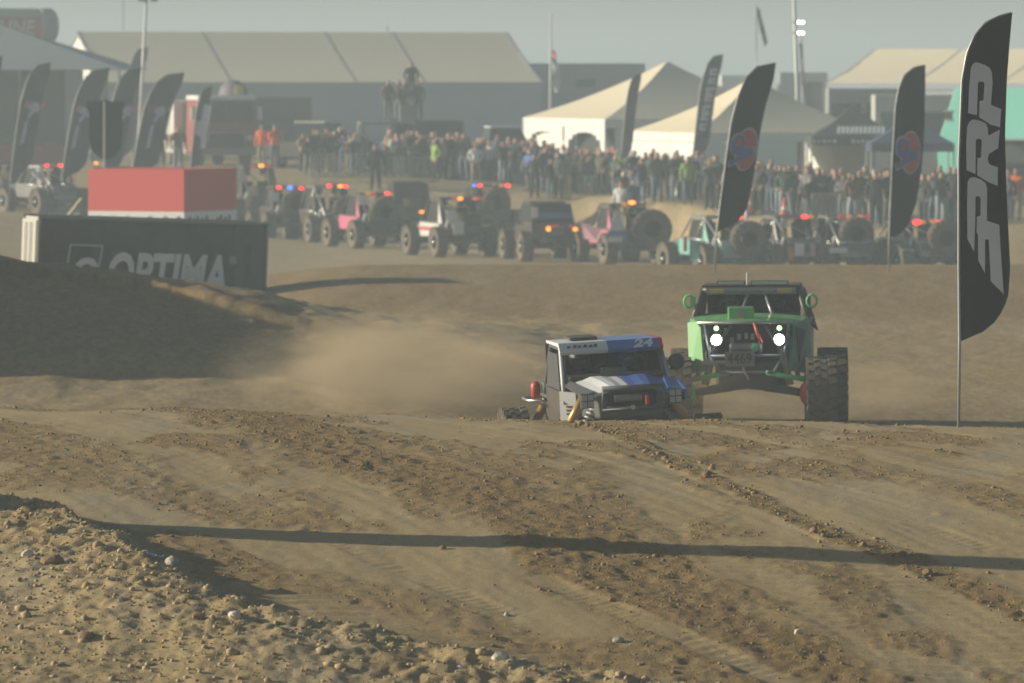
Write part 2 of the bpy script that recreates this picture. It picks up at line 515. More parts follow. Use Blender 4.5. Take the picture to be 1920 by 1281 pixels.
# ------------------------------------------------------------------ soil materials
def soil(name, light, dark, pale, bump=0.5, fine=45.0, ys=1.0):
    m = bpy.data.materials.new(name); m.use_nodes = True
    nt = m.node_tree; N, L = nt.nodes, nt.links
    b = N['Principled BSDF']; b.inputs['Roughness'].default_value = 0.95; b.inputs['Specular IOR Level'].default_value = 0.15
    tc = N.new('ShaderNodeTexCoord')
    at = N.new('ShaderNodeAttribute'); at.attribute_name = 'loose'
    n1 = N.new('ShaderNodeTexNoise'); n1.inputs['Scale'].default_value = 1.7; n1.inputs['Detail'].default_value = 8; n1.inputs['Roughness'].default_value = 0.65
    mp = N.new('ShaderNodeMapping'); mp.inputs['Scale'].default_value = (1.0, 0.35 * ys, 1.0); mp.inputs['Rotation'].default_value = (0, 0, 0.3)
    L.new(tc.outputs['Object'], mp.inputs['Vector']); L.new(mp.outputs[0], n1.inputs['Vector'])
    ad = N.new('ShaderNodeMath'); ad.operation = 'MULTIPLY_ADD'; ad.inputs[1].default_value = 0.9; 
    L.new(n1.outputs['Fac'], ad.inputs[0]); ad.inputs[2].default_value = -0.45
    s = N.new('ShaderNodeMath'); s.operation = 'ADD'; s.use_clamp = True
    L.new(at.outputs['Fac'], s.inputs[0]); L.new(ad.outputs[0], s.inputs[1])
    mx = N.new('ShaderNodeMix'); mx.data_type = 'RGBA'
    mx.inputs[6].default_value = (*light, 1); mx.inputs[7].default_value = (*dark, 1)
    L.new(s.outputs[0], mx.inputs['Factor'])
    # pale grey polished streaks on the packed ground
    n2 = N.new('ShaderNodeTexNoise'); n2.inputs['Scale'].default_value = 0.9; n2.inputs['Detail'].default_value = 6
    mp2 = N.new('ShaderNodeMapping'); mp2.inputs['Scale'].default_value = (1.0, 0.22, 1.0); mp2.inputs['Rotation'].default_value = (0, 0, 0.3); mp2.inputs['Location'].default_value = (3, 8, 1)
    L.new(tc.outputs['Object'], mp2.inputs['Vector']); L.new(mp2.outputs[0], n2.inputs['Vector'])
    r2 = N.new('ShaderNodeMapRange'); r2.inputs[1].default_value = 0.50; r2.inputs[2].default_value = 0.66; r2.inputs[4].default_value = 0.8
    L.new(n2.outputs['Fac'], r2.inputs[0])
    inv = N.new('ShaderNodeMath'); inv.operation = 'SUBTRACT'; inv.inputs[0].default_value = 1.0; L.new(s.outputs[0], inv.inputs[1])
    mu = N.new('ShaderNodeMath'); mu.operation = 'MULTIPLY'; L.new(r2.outputs[0], mu.inputs[0]); L.new(inv.outputs[0], mu.inputs[1])
    mx2 = N.new('ShaderNodeMix'); mx2.data_type = 'RGBA'; L.new(mu.outputs[0], mx2.inputs['Factor']); L.new(mx.outputs[2], mx2.inputs[6]); mx2.inputs[7].default_value = (*pale, 1)
    # grain
    n3 = N.new('ShaderNodeTexNoise'); n3.inputs['Scale'].default_value = fine; n3.inputs['Detail'].default_value = 5; n3.inputs['Roughness'].default_value = 0.7
    mp3 = N.new('ShaderNodeMapping'); mp3.inputs['Scale'].default_value = (1.0, ys, 1.0)
    L.new(tc.outputs['Object'], mp3.inputs['Vector']); L.new(mp3.outputs[0], n3.inputs['Vector'])
    mg = N.new('ShaderNodeMix'); mg.data_type = 'RGBA'; mg.blend_type = 'MULTIPLY'; mg.inputs['Factor'].default_value = 0.8
    rg = N.new('ShaderNodeMapRange'); rg.inputs[1].default_value = 0.3; rg.inputs[2].default_value = 0.7; rg.inputs[3].default_value = 0.58; rg.inputs[4].default_value = 1.34
    L.new(n3.outputs['Fac'], rg.inputs[0]); L.new(mx2.outputs[2], mg.inputs[6]); L.new(rg.outputs[0], mg.inputs[7])
    L.new(mg.outputs[2], b.inputs['Base Color'])
    bp = N.new('ShaderNodeBump'); bp.inputs['Distance'].default_value = 0.02
    ms = N.new('ShaderNodeMapRange'); ms.inputs[3].default_value = bump * 0.25; ms.inputs[4].default_value = bump
    L.new(s.outputs[0], ms.inputs[0]); L.new(ms.outputs[0], bp.inputs['Strength'])
    L.new(n3.outputs['Fac'], bp.inputs['Height']); L.new(bp.outputs[0], b.inputs['Normal'])
    return m

SOIL_L, SOIL_D, SOIL_P = (0.372, 0.280, 0.146), (0.250, 0.169, 0.073), (0.36, 0.297, 0.192)
M_TRACK = soil('track_soil', SOIL_L, SOIL_D, SOIL_P, 1.0, 46)
M_GROUND = soil('ground_soil', (0.385, 0.292, 0.155), (0.235, 0.158, 0.070), (0.39, 0.315, 0.195), 0.7, 9, 0.3)

def wz(f): return lambda X, Y: CZ + f(X, Y)
# near racing track
xs = np.arange(NX0, NX1 + 0.001, 0.031); ys = np.arange(NY0, NY1 + 0.001, 0.037)
def near_w(X, Y):
    L = loose_map(X, Y); near_w.L = L
    return CZ + near_height(X, Y, L)
def track_tone(X, Y):
    bd, side, fr = seg_dist(X, Y, BERM)
    dry = np.where(side > 0, 1 - sst(0.2, 0.7, bd), 1.0)
    keep = (1 - sst(7.0, 8.1, np.abs(X)))
    return keep * near_w.L * (1 - dry) + dry * (0.02 + 0.25 * sst(0.05, 0.35, fbm(X * 1.2, Y * 0.8, 4, 171)))
track_me = grid_mesh('dirt_track', xs, ys, near_w, {'loose': track_tone})
track_me.materials.append(M_TRACK)
o = link_mesh('dirt_track', track_me); tag(o, kind='structure')

# middle ground: mound, dip and bank
def mid_w(X, Y):
    z = mid_height(X, Y)
    inn = (X > NX0 + 0.3) & (X < NX1 - 0.3) & (Y > NY0 + 0.3) & (Y < NY1 - 0.2)
    edge = (X > NX0 + 0.12) & (X < NX1 - 0.12) & (Y < NY1 - 0.1) & (Y > NY0 + 0.12)
    return CZ + z - np.where(edge, 0.03, 0.004)
def mid_loose(X, Y):
    hill = mound(X, Y)
    bank = sst(113, 124, Y + 1.5 * fbm(X * 0.4, Y * 0.2, 3, 151)) * (1 - sst(146, 160, Y))
    L = np.maximum(np.clip(hill / 0.7, 0, 1), bank * 0.9)
    L = np.maximum(L, (1 - sst(88, 100, Y)) * 0.55)
    strip = np.exp(-((Y - 112 - 0.25 * X) / 5.5) ** 2) * sst(-5.5, -2.5, X) * (1 - sst(1.2, 3.5, X))
    L = L * (1 - 0.9 * strip)
    L = np.where((Y > 165) | ((Y < 74) & (np.abs(X) > 8.0)), 0.15, L)
    return np.clip(np.maximum(L, 0.55 * sst(1.0, 3.0, X) * (1 - sst(118, 130, Y))), 0, 1)
xs = np.concatenate([np.linspace(-45, -15, 60)[:-1], np.arange(-15, 15.01, 0.11), np.linspace(15, 45, 60)[1:]])
ys = np.concatenate([np.linspace(30, 73, 44)[:-1], np.arange(73, 130, 0.17), np.arange(130, 176, 0.5)])
mid_me = grid_mesh('ground', xs, ys, mid_w, {'loose': mid_loose}, hole=(NX0 + 0.4, NX1 - 0.4, NY0 + 0.4, NY1 - 0.3))
mid_me.materials.append(M_GROUND)
o = link_mesh('ground', mid_me); tag(o, kind='structure')

# the plain with the staging area, out to the horizon
xs = np.concatenate([np.array([-2500, -900, -500, -250, -120, -70, -46]), np.arange(-45, 45.1, 0.75), np.array([46, 70, 120, 250, 500, 900, 2500])])
ys = np.concatenate([np.array([-60, -20, 5, 20, 29.5]), np.linspace(30, 174, 60), np.arange(175, 300, 0.9), np.linspace(300, 420, 30)[1:], np.array([500, 700, 1000, 1500, 2500, 5000])])
def far_w(X, Y):
    z = far_height(X, Y)
    inside = (np.abs(X) < 45.5) & (Y > 29) & (Y < 175.2)
    return CZ + z - np.where(inside, 0.03, 0)
far_me = grid_mesh('plain', xs, ys, far_w, {'loose': lambda X, Y: 0.15 + 0.35 * sst(0.0, 0.3, fbm(X * 0.12, Y * 0.05, 3, 161))}, hole=(-44.6, 44.6, 30.5, 174.5))
far_me.materials.append(M_GROUND)
o = link_mesh('plain', far_me); tag(o, kind='structure')

# ------------------------------------------------------------------ clods and pebbles (uncountable)
def ico():
    bm = bmesh.new(); bmesh.ops.create_icosphere(bm, subdivisions=1, radius=1.0)
    v = np.array([x.co[:] for x in bm.verts]); f = np.array([[q.index for q in p.verts] for p in bm.faces]); bm.free()
    return v, f
ICV, ICF = ico()
def scatter(name, X, Y, S, m, kind='stuff', label=None, cat=None, flat=0.7):
    n = len(X)
    protos = [ICV * (1 + 0.34 * (rng.random((len(ICV), 1)) - 0.5)) * (1 + 0.5 * (rng.random(3) - 0.5)) for _ in range(10)]
    Z = CZ + near_height(X, Y)
    ang = rng.random(n) * 6.283; pr = rng.integers(0, 10, n)
    V = np.stack([protos[k] for k in range(10)])[pr]
    V = V * S[:, None, None] * np.array([1, 1, flat])
    c, s = np.cos(ang)[:, None], np.sin(ang)[:, None]
    x = V[:, :, 0] * c - V[:, :, 1] * s + X[:, None]; y = V[:, :, 0] * s + V[:, :, 1] * c + Y[:, None]
    z = V[:, :, 2] + (Z + S * 0.25)[:, None]
    co = np.stack([x, y, z], -1).reshape(-1, 3)
    fa = (ICF[None] + (np.arange(n) * len(ICV))[:, None, None]).reshape(-1, 3)
    me = bpy.data.meshes.new(name)
    me.vertices.add(len(co)); me.vertices.foreach_set('co', co.astype(np.float32).ravel())
    me.loops.add(fa.size); me.loops.foreach_set('vertex_index', fa.astype(np.int32).ravel())
    me.polygons.add(len(fa)); me.polygons.foreach_set('loop_start', np.arange(0, fa.size, 3, dtype=np.int32))
    me.update(calc_edges=True); me.materials.append(m)
    o = link_mesh(name, me); tag(o, label, cat, None, kind)
    return o

def pick(n, pw=1.0):
    """points on the loose parts of the near track"""
    X = rng.uniform(-6.4, 6.4, n); Y = rng.uniform(46.5, 73.5, n)
    L = loose_map(X, Y)
    bd, side, fr = seg_dist(X, Y, BERM)
    k = rng.random(n) < (0.015 + L ** 1.5) * pw * np.where(side > 0, 0.75, 1.0)
    return X[k], Y[k]
M_CLOD = mat('soil_clod', (0.25, 0.178, 0.085), 0.95, var=0.35, scale=1.5, spec=0.1)
M_PEB = mat('pale_pebble', (0.38, 0.295, 0.175), 0.9, var=0.3, scale=1.2, spec=0.2)
X, Y = pick(95000, 0.75)
S = np.clip(rng.lognormal(math.log(0.0062), 0.5, len(X)), 0.0035, 0.028)
scatter('soil_clods', X, Y, S, M_CLOD, label='brown crumbs of loose soil strewn over the churned track', cat='soil')
# coarser lumps on the berm and the stony ridge
X = rng.uniform(-6, 3.5, 14000); Y = rng.uniform(46, 62, 14000)
bd, side, fr = seg_dist(X, Y, BERM)
k = (side <= 0) | (bd < 0.3)
X, Y = X[k], Y[k]
S = np.clip(rng.lognormal(math.log(0.009), 0.6, len(X)), 0.004, 0.05)
scatter('berm_rubble', X, Y, S, M_PEB, label='pale rubble and pebbles covering the berm in the corner', cat='rubble')
t = rng.random(420); i = np.clip((t * (len(BAND_B) - 1)).astype(int), 0, len(BAND_B) - 2); w = t * (len(BAND_B) - 1) - i
bb = np.array(BAND_B)
X = bb[i, 0] * (1 - w) + bb[i + 1, 0] * w + rng.normal(0, 0.14, 420) * (0.5 + t); Y = bb[i, 1] * (1 - w) + bb[i + 1, 1] * w + rng.normal(0, 0.25, 420)
k = (np.abs(X) < 8) & (Y > 46) & (Y < 73)
X, Y = X[k], Y[k]
S = np.clip(rng.lognormal(math.log(0.011), 0.55, len(X)), 0.005, 0.04)
scatter('ridge_rubble', X, Y, S, M_CLOD, label='brown stones and clods along the narrow ridge across the track', cat='rubble')

# single stones one can point at
def stone(px, py, r, label, m, flat=0.75, seed=0):
    x, d = G(px, py)
    rr = random.Random(seed)
    bm = bmesh.new(); bmesh.ops.create_icosphere(bm, subdivisions=2, radius=r)
    off = Vector((rr.random() * 9, rr.random() * 9, rr.random() * 9))
    from mathutils import noise as mn
    sx, sy = 0.85 + rr.random() * 0.5, 0.85 + rr.random() * 0.5
    for v in bm.verts:
        k = 1 + 0.35 * mn.noise(v.co / r * 0.9 + off) + 0.12 * mn.noise(v.co / r * 2.5 + off)
        v.co = Vector((v.co.x * k * sx, v.co.y * k * sy, v.co.z * k * flat))
    me = bpy.data.meshes.new('stone'); bm.to_mesh(me); bm.free(); me.materials.append(m)
    o = link_mesh('stone', me)
    o.location = (x, d, ground_z(x, d) + r * flat * 0.45)
    tag(o, label, 'stone', 'single stones lying on the dirt')
M_STONE_G = mat('grey_stone', (0.36, 0.33, 0.27), 0.9, var=0.25, scale=14)
M_STONE_W = mat('whitish_stone', (0.55, 0.50, 0.41), 0.9, var=0.2, scale=14)
M_STONE_B = mat('brown_stone', (0.20, 0.135, 0.075), 0.95, var=0.3, scale=14)
for i, (px, py, r, lb, m) in enumerate([
    (830, 1031, 0.030, 'brown stone lying alone just below the long shadow near its middle', M_STONE_B),
    (1690, 1043, 0.055, 'dark brown lump on the right edge of the long shadow', M_STONE_B),
    (1158, 1205, 0.036, 'smooth grey-green pebble on flat dirt low in the centre', M_STONE_G),
    (1497, 1194, 0.036, 'whitish pebble standing alone on flat dirt low on the right', M_STONE_W),
    (950, 1152, 0.026, 'small pale pebble between wheel tracks below the long shadow', M_STONE_W),
    (938, 1273, 0.060, 'pale angular stone at the bottom edge of the picture', M_STONE_W),
    (866, 1282, 0.030, 'little white stone on the bottom edge left of the angular one', M_STONE_W),
    (322, 1106, 0.065, 'large grey rounded stone on the crest of the left berm', M_STONE_G),
    (440, 1207, 0.055, 'pale stone near the foot of the berm beside a brown clod', M_STONE_W),
    (372, 1203, 0.060, 'brown clod near the foot of the berm', M_STONE_B),
    (432, 1158, 0.050, 'dark clod on the berm crest where its shadow ends', M_STONE_B),
    (98, 1094, 0.075, 'large brown clod half way up the left berm', M_STONE_B),
    (160, 1217, 0.070, 'flat brown clod pair on the sandy ground below the berm', M_STONE_B),
    (1325, 898, 0.050, 'largest brown stone on the narrow ridge across the track', M_STONE_B),
    (1248, 862, 0.038, 'brown stone near the upper end of the narrow ridge', M_STONE_B),
    (1525, 1005, 0.040, 'dark stone on the narrow ridge just above the long shadow', M_STONE_B),
    (1738, 1076, 0.045, 'brown clod just below the long shadow on the right', M_STONE_B),
    (1148, 1128, 0.030, 'small dark clod below the long shadow in the centre', M_STONE_B),
    (50, 1080, 0.050, 'pale stone left of the large clod on the berm', M_STONE_W)]):
    stone(px, py, r, lb, m, seed=i + 3)

# a scrap of blue plastic caught on the berm
x, d = G(290, 1094)
b = MB()
for k in range(5):
    b.plate([(-0.07 + 0.03 * k, 0.0 - 0.02 * (k % 2), 0.0 + 0.02 * (k % 2)), (-0.04 + 0.03 * k, 0.0 - 0.02 * ((k + 1) % 2), 0.02 * ((k + 1) % 2)), (-0.04 + 0.03 * k, 0.05, 0.035 - 0.01 * k), (-0.07 + 0.03 * k, 0.05, 0.045 - 0.01 * k)], 0.003)
o = b.build('plastic_scrap', mat('pale_blue_plastic', (0.30, 0.38, 0.55), 0.4))
o.location = (x, d, ground_z(x, d) + 0.02)
tag(o, 'crumpled scrap of pale blue plastic on the berm crest', 'litter')

# narrow banner stand outside the frame on the left: it throws the long shadow across the track
sx_, sd_ = G(200, 993)
bx, by = sx_ - 3.1 * math.cos(R(SUN_BACK)), sd_ + 3.1 * math.sin(R(SUN_BACK))
t_ = empty('banner_stand', (bx, by, ground_z(bx, by) - 0.05), R(-(90 - SUN_BACK)))
MB().tube([(0, 0.06, 0), (0, 0.06, 4.7)], 0.035, 8).build('pole', M_POLE, t_)
MB().box((0, 0, 2.45), (0.62, 0.03, 4.5)).build('banner', M_FLAG, t_)
MB().box((0, 0.03, 0.07), (0.7, 0.5, 0.1)).build('base', M_GREY, t_)
tag(t_, 'tall narrow black banner on a stand beside the berm, left of the picture', 'banner')
from mathutils.geometry import tessellate_polygon
# ------------------------------------------------------------------ feather flags
GEN_L = [(0, 0), (.06, .18), (.155, .43), (.245, .65), (.36, .8), (.5, .915), (.68, .98), (1, 1)]
GEN_R = [(0, 0), (.32, .05), (.5, .13), (.59, .27), (.66, .43), (.73, .59), (.82, .75), (.955, .9), (1, 1)]
def flag_wave(u, z, amp, ph):
    return amp * (math.sin(z * 2.1 + ph) * 0.6 + math.sin(u * 5.0 + z * 1.3 + ph * 2) * 0.4) * min(1.0, max(0.0, u * 2.0))

def feather_flag(left, right, foot, d, label, m_cloth=None, graphics=(), amp=0.05, ph=0.0, group=None, rad=0.018):
    """left / right: outline in photo pixels from the bottom up; foot: pixel of the pole foot; d: distance"""
    m_cloth = m_cloth or M_FLAG
    fx = (foot[0] - 960) * d / FPX
    zf = CZ + (HY - foot[1]) * d / FPX
    loc = lambda p: ((p[0] - foot[0]) * d / FPX, (foot[1] - p[1]) * d / FPX)
    Lp = [loc(p) for p in left]; Rp = [loc(p) for p in right]
    root = empty('feather_flag', (fx, d, zf))
    zt = Lp[-1][1]; zb = Lp[0][1]
    lz, lx = [p[1] for p in Lp], [p[0] for p in Lp]
    rz, rx = [p[1] for p in Rp], [p[0] for p in Rp]
    n, k = 44, 9
    vs, fs = [], []
    for side in (0, 1):
        for i in range(n + 1):
            z = zb + (zt - zb) * (1 - (1 - i / n) ** 1.25)
            a = float(np.interp(z, lz, lx)); b = float(np.interp(z, rz, rx))
            if b < a + 0.004: b = a + 0.004
            for j in range(k + 1):
                x = a + (b - a) * j / k
                vs.append((x, flag_wave(x - a, z, amp, ph) + (0.003 if side else -0.003), z))
    W = k + 1; off = (n + 1) * W
    for i in range(n):
        for j in range(k):
            q = (i * W + j, i * W + j + 1, (i + 1) * W + j + 1, (i + 1) * W + j)
            fs.append(q); fs.append(tuple(off + t for t in reversed(q)))
    for i in range(n):
        for j in (0, k):
            fs.append((i * W + j, (i + 1) * W + j, off + (i + 1) * W + j, off + i * W + j))
    me = bpy.data.meshes.new('banner'); me.from_pydata(vs, [], fs)
    me.polygons.foreach_set('use_smooth', [True] * len(me.polygons)); me.materials.append(m_cloth)
    cloth = link_mesh('banner', me, root)
    pole = [(0, 0.0, -0.25), (Lp[0][0] - 0.01, 0.0, Lp[0][1])] + [(p[0] - 0.012, 0.0, p[1]) for p in Lp[1:]]
    MB().tube(pole, [rad] * 2 + [rad * (1 - 0.6 * i / len(Lp)) for i in range(1, len(Lp))], 7).build('pole', M_POLE, root, True)
    for (nm, poly, mg, lift) in graphics:
        pts = [loc(p) for p in poly]
        bm = bmesh.new()
        bv = [bm.verts.new((p[0], 0, p[1])) for p in pts]
        for tri in tessellate_polygon([[Vector((p[0], p[1], 0)) for p in pts]]): bm.faces.new([bv[i] for i in tri])
        for _ in range(2):
            es = [e for e in bm.edges if e.calc_length() > 0.12]
            if es: bmesh.ops.subdivide_edges(bm, edges=es, cuts=1); bmesh.ops.triangulate(bm, faces=bm.faces[:])
        for v in bm.verts:
            a = float(np.interp(v.co.z, lz, lx))
            v.co.y = flag_wave(v.co.x - a, v.co.z, amp, ph) - 0.010 - lift
        me = bpy.data.meshes.new(nm); bm.to_mesh(me); bm.free(); me.materials.append(mg)
        link_mesh(nm, me, cloth)
    tag(root, label, 'flag', group)
    return root

def gen_outline(B, T):
    dx, dy = T[0] - B[0], T[1] - B[1]
    return [(B[0] + dx * u, B[1] + dy * v) for u, v in GEN_L], [(B[0] + dx * u, B[1] + dy * v) for u, v in GEN_R]

def foot_y(px, d):
    x = (px - 960) * d / FPX
    return HY - (ground_z(x, d) - CZ) * FPX / d

# big flag on the crest, with its three letters traced as cut print
c1 = lambda pts: [(1770 + x / 5.34, 100 + y / 5.34) for x, y in pts]
c2 = lambda pts: [(1770 + x / 4.927, 300 + y / 4.927) for x, y in pts]
g1 = c1([(240, 600), (250, 350), (268, 150), (290, 105), (320, 88), (400, 112), (455, 145), (480, 190), (487, 300), (470, 515), (575, 560), (562, 742), (470, 715), (352, 640), (356, 480), (395, 470), (405, 310), (395, 285), (350, 285), (340, 300), (330, 620)])
g2 = c1([(225, 1170), (222, 900), (232, 740), (250, 690), (285, 662), (350, 672), (415, 700), (438, 740), (445, 825), (560, 765), (545, 950), (450, 1010), (437, 1060), (445, 1095), (470, 1120), (540, 1140), (537, 1328), (440, 1290), (332, 1222), (333, 1050), (370, 1045), (378, 880), (365, 858), (330, 858), (318, 880), (315, 1210)])
g3 = c2([(215, 730), (212, 400), (218, 200), (240, 165), (280, 158), (340, 180), (385, 215), (398, 260), (395, 560), (510, 600), (520, 800), (550, 1240), (430, 1120), (412, 735), (378, 735), (376, 1045), (315, 930), (312, 690), (300, 670), (302, 525), (335, 515), (338, 360), (325, 335), (290, 338), (287, 600), (277, 850)])
fl = [(1801, 640), (1800, 500), (1800, 300), (1806, 150), (1815, 100), (1830, 65), (1850, 42), (1875, 30), (1898, 24)]
fr_ = [(1801, 640), (1840, 625), (1870, 600), (1890, 560), (1894, 500), (1890, 420), (1887, 350), (1885, 250), (1888, 150), (1893, 80), (1898, 24)]
D_PRP = 70.8
feather_flag(fl, fr_, (1797, foot_y(1797, D_PRP)), D_PRP, 'tall black feather flag with three big grey letters, nearest on the track crest', graphics=[('letter', g, M_FPRINT, 0) for g in (g1, g2, g3)], amp=0.035, ph=0.8)

# two flags with a red oval and blue letters
M_OVRED = mat('flag_red_print', (0.55, 0.10, 0.07), 0.8, trans=0.25)
M_OVBLU = mat('flag_blue_print', (0.11, 0.15, 0.46), 0.8, trans=0.25)
M_OVPAL = mat('flag_pale_outline', (0.5, 0.5, 0.62), 0.8, trans=0.25)
def oval(cx, cy, rx, ry, tilt=0.0, n=26):
    return [(cx + rx * math.cos(a) * math.cos(tilt) - ry * math.sin(a) * math.sin(tilt), cy + rx * math.cos(a) * math.sin(tilt) + ry * math.sin(a) * math.cos(tilt)) for a in [2 * math.pi * i / n for i in range(n)]]
def vp_marks(cx, cy, sx, sy, sh):
    """an oval with the letters VP lying on their side (they read upward)"""
    q = lambda pts: [(cx + sx * x - sh * y, cy + sy * y) for x, y in pts]
    P_ = [(-20, -2), (-20, -18), (-15, -26), (-5, -28), (3, -22), (5, -12), (5, -4), (22, -4), (22, 3), (-20, 3)]
    P_in = [(-12, -6), (-12, -16), (-9, -20), (-4, -20), (-1, -16), (-1, -6)]
    V_ = [(22, 2), (23, 11), (-19, 31), (-21, 21), (8, 9), (-18, 10), (-18, 2)]
    grow = lambda pts, k: [(x * k, y * k + (0 if k == 1 else 0)) for x, y in pts]
    ov = q(oval(8, 0, 21, 41))
    ov2 = q(oval(8, 0, 18.5, 37.5))
    return [('oval_edge', ov, M_OVPAL, 0), ('oval', ov2, M_OVRED, 0.003), ('letter_edge', q(grow(P_, 1.12)), M_OVPAL, 0.006), ('letter_edge', q([(x * 1.07, 14 + (y - 14) * 1.2) for x, y in V_]), M_OVPAL, 0.006),
            ('letter', q(P_), M_OVBLU, 0.010), ('letter', q(V_), M_OVBLU, 0.010), ('counter', q(P_in), M_OVRED, 0.013)]
left = [(1345, 435), (1352, 380), (1362, 300), (1372, 230), (1385, 180), (1400, 145), (1420, 125), (1455, 118)]
right = [(1345, 435), (1380, 418), (1400, 395), (1410, 350), (1418, 300), (1425, 250), (1435, 200), (1450, 150), (1455, 118)]
feather_flag(left, right, (1338, foot_y(1338, 138)), 138, 'black feather flag with red oval and blue letters, leaning right above the green racer', graphics=vp_marks(1391, 280, 1.0, 1.0, 0.16), amp=0.05, ph=2.0, rad=0.02)
left = [(1668, 446), (1672, 350), (1676, 270), (1680, 200), (1686, 165), (1697, 140), (1715, 126), (1735, 122)]
right = [(1668, 446), (1690, 438), (1705, 420), (1718, 380), (1728, 320), (1733, 250), (1735, 160), (1735, 122)]
feather_flag(left, right, (1666, foot_y(1666, 138.5)), 138.5, 'black feather flag with red oval and blue letters, upright beside the tall lettered flag', graphics=vp_marks(1700, 286, 0.92, 1.0, 0.02), amp=0.05, ph=3.1, rad=0.02)

# flags of the left group and the far ones
M_FLG2 = mat('dark_slate_flag', (0.030, 0.033, 0.036), 0.8, var=0.2, scale=3, trans=0.2)
M_FLG3 = mat('grey_flag', (0.10, 0.105, 0.11), 0.8, var=0.2, scale=3, trans=0.2)
M_PRB = mat('flag_lilac_print', (0.5, 0.53, 0.8), 0.8, trans=0.2)
M_PRR = mat('flag_dull_red_print', (0.6, 0.10, 0.08), 0.8, trans=0.2)
M_PRW = mat('flag_white_print', (0.8, 0.83, 0.9), 0.8, trans=0.2)
def left_marks(cx, cy):
    q = lambda pts: [(cx + x - 0.28 * y, cy + y) for x, y in pts]
    return [('emblem', q([(-10, -14), (4, -16), (10, -10), (9, 4), (2, 2), (-2, 14), (-9, 12), (-4, -2), (-11, -4)]), M_PRB, 0), ('stripe', q([(-10, 22), (-4, 16), (0, 60), (-7, 64)]), M_PRB, 0),
            ('dot', q([(-18, -18), (-12, -18), (-12, -6), (-18, -6)]), M_PRR, 0), ('dot', q([(12, -16), (18, -16), (18, -5), (12, -5)]), M_PRR, 0)]
def script_marks(cx, cy):
    q = lambda pts: [(cx + x - 0.18 * y, cy + y) for x, y in pts]
    return [('lettering', q([(-6, -45), (10, -42), (9, 10), (12, 38), (3, 40), (0, 18), (-12, 10), (-13, -12), (-5, -14)]), M_PRW, 0)]
def block_marks(cx, cy):
    out = []
    for k, (w, h) in enumerate([(14, 13), (14, 11), (16, 18), (15, 11), (15, 17), (14, 12), (13, 14)]):
        y = cy - 56 + k * 17
        q = lambda pts: [(cx + x - 0.20 * (yy - cy), yy) for x, yy in pts]
        out.append(('letter', q([(-w / 2, y), (w / 2, y), (w / 2, y + h * 0.35), (-1, y + h * 0.35), (-1, y + h * 0.6), (w / 2, y + h * 0.6), (w / 2, y + h), (-w / 2, y + h)]), M_PRW, 0))
    return out
for B, T, d, lb, mc, gr in [
    ((20, 335), (96, 117), 240, 'dark feather flag with small lilac emblem, leftmost of the whole ones', M_FLG2, left_marks(62, 208)),
    ((116, 335), (206, 127), 240, 'dark feather flag partly behind the black covered sign', M_FLG2, left_marks(158, 216)),
    ((192, 330), (266, 126), 242, 'dark feather flag with lilac emblem between the covered sign and light pole', M_FLG2, left_marks(236, 214)),
    ((222, 300), (278, 88), 285, 'tall pale slate feather flag standing highest behind the left group', M_FLG3, []),
    ((246, 330), (346, 136), 238, 'dark feather flag with lilac emblem, rightmost of the left group, above the red box', M_FLG2, left_marks(298, 216)),
    ((357, 318), (398, 162), 250, 'small dark feather flag with white script in front of the fire engine', M_FLG2, script_marks(380, 240)),
    ((-55, 335), (5, 105), 240, 'dark feather flag cut by the left edge of the picture', M_FLG2, []),
    ((1165, 300), (1203, 137), 246, 'plain faded grey feather flag before the left white tent', M_FLG3, []),
    ((1299, 300), (1356, 102), 236, 'faded grey feather flag with pale block letters between the white tents', M_FLG3, block_marks(1328, 185))]:
    L_, R_ = gen_outline(B, T)
    feather_flag(L_, R_, (B[0] - 6, foot_y(B[0] - 6, d)), d, lb, mc, gr, amp=0.06, ph=B[0] * 0.01, rad=0.022)

# ------------------------------------------------------------------ shipping container with banner
M_CONT = mat('faded_white_steel', (0.46, 0.45, 0.41), 0.6, var=0.1, dust=0.2)
M_CBLK = mat('black_mesh_banner', (0.030, 0.032, 0.034), 0.85, var=0.75, scale=0.9, dust=0.12)  # strong tone variation stands in for the shading of the folds
M_CLET = mat('grey_banner_letters', (0.72, 0.74, 0.75), 0.8, var=0.1, dust=0.08)
dC = 133.0
pt = P(66, 404, dC)
yaw = R(14); CL, CW, CH = 6.25, 2.44, 2.55
cont = empty('shipping_container', (pt.x, dC, pt.z - CH * 0.782), yaw, 0, R(2.1))
cont.scale = (0.782,) * 3
b = MB()
b.box((CL / 2, CW / 2, CH / 2), (CL - 0.1, CW - 0.1, CH - 0.1))
for i in range(28):                                   # corrugation of the long side and roof bows
    b.box((0.15 + i * (CL - 0.3) / 27, 0.035, CH / 2), (0.10, 0.04, CH - 0.3))
b.build('body', M_CONT, cont)
b = MB()
for x in (0.06, CL - 0.06):
    for y in (0.06, CW - 0.06): b.box((x, y, CH / 2), (0.12, 0.12, CH))
b.box((CL / 2, 0.05, CH - 0.05), (CL, 0.1, 0.1)).box((CL / 2, 0.05, 0.06), (CL, 0.1, 0.12)).box((CL / 2, CW - 0.05, CH - 0.05), (CL, 0.1, 0.1))
b.build('corner_frame', M_GREY, cont)
b = MB(); b.box((-0.012, CW / 2, CH / 2), (0.05, CW - 0.3, CH - 0.25)); b.build('door', M_CONT, cont)
b = MB()
for y in (0.7, 1.0, 1.45, 1.75): b.tube([(-0.06, y, 0.2), (-0.06, y, CH - 0.2)], 0.02, 6)
b.build('lock_rods', M_WHT, cont)
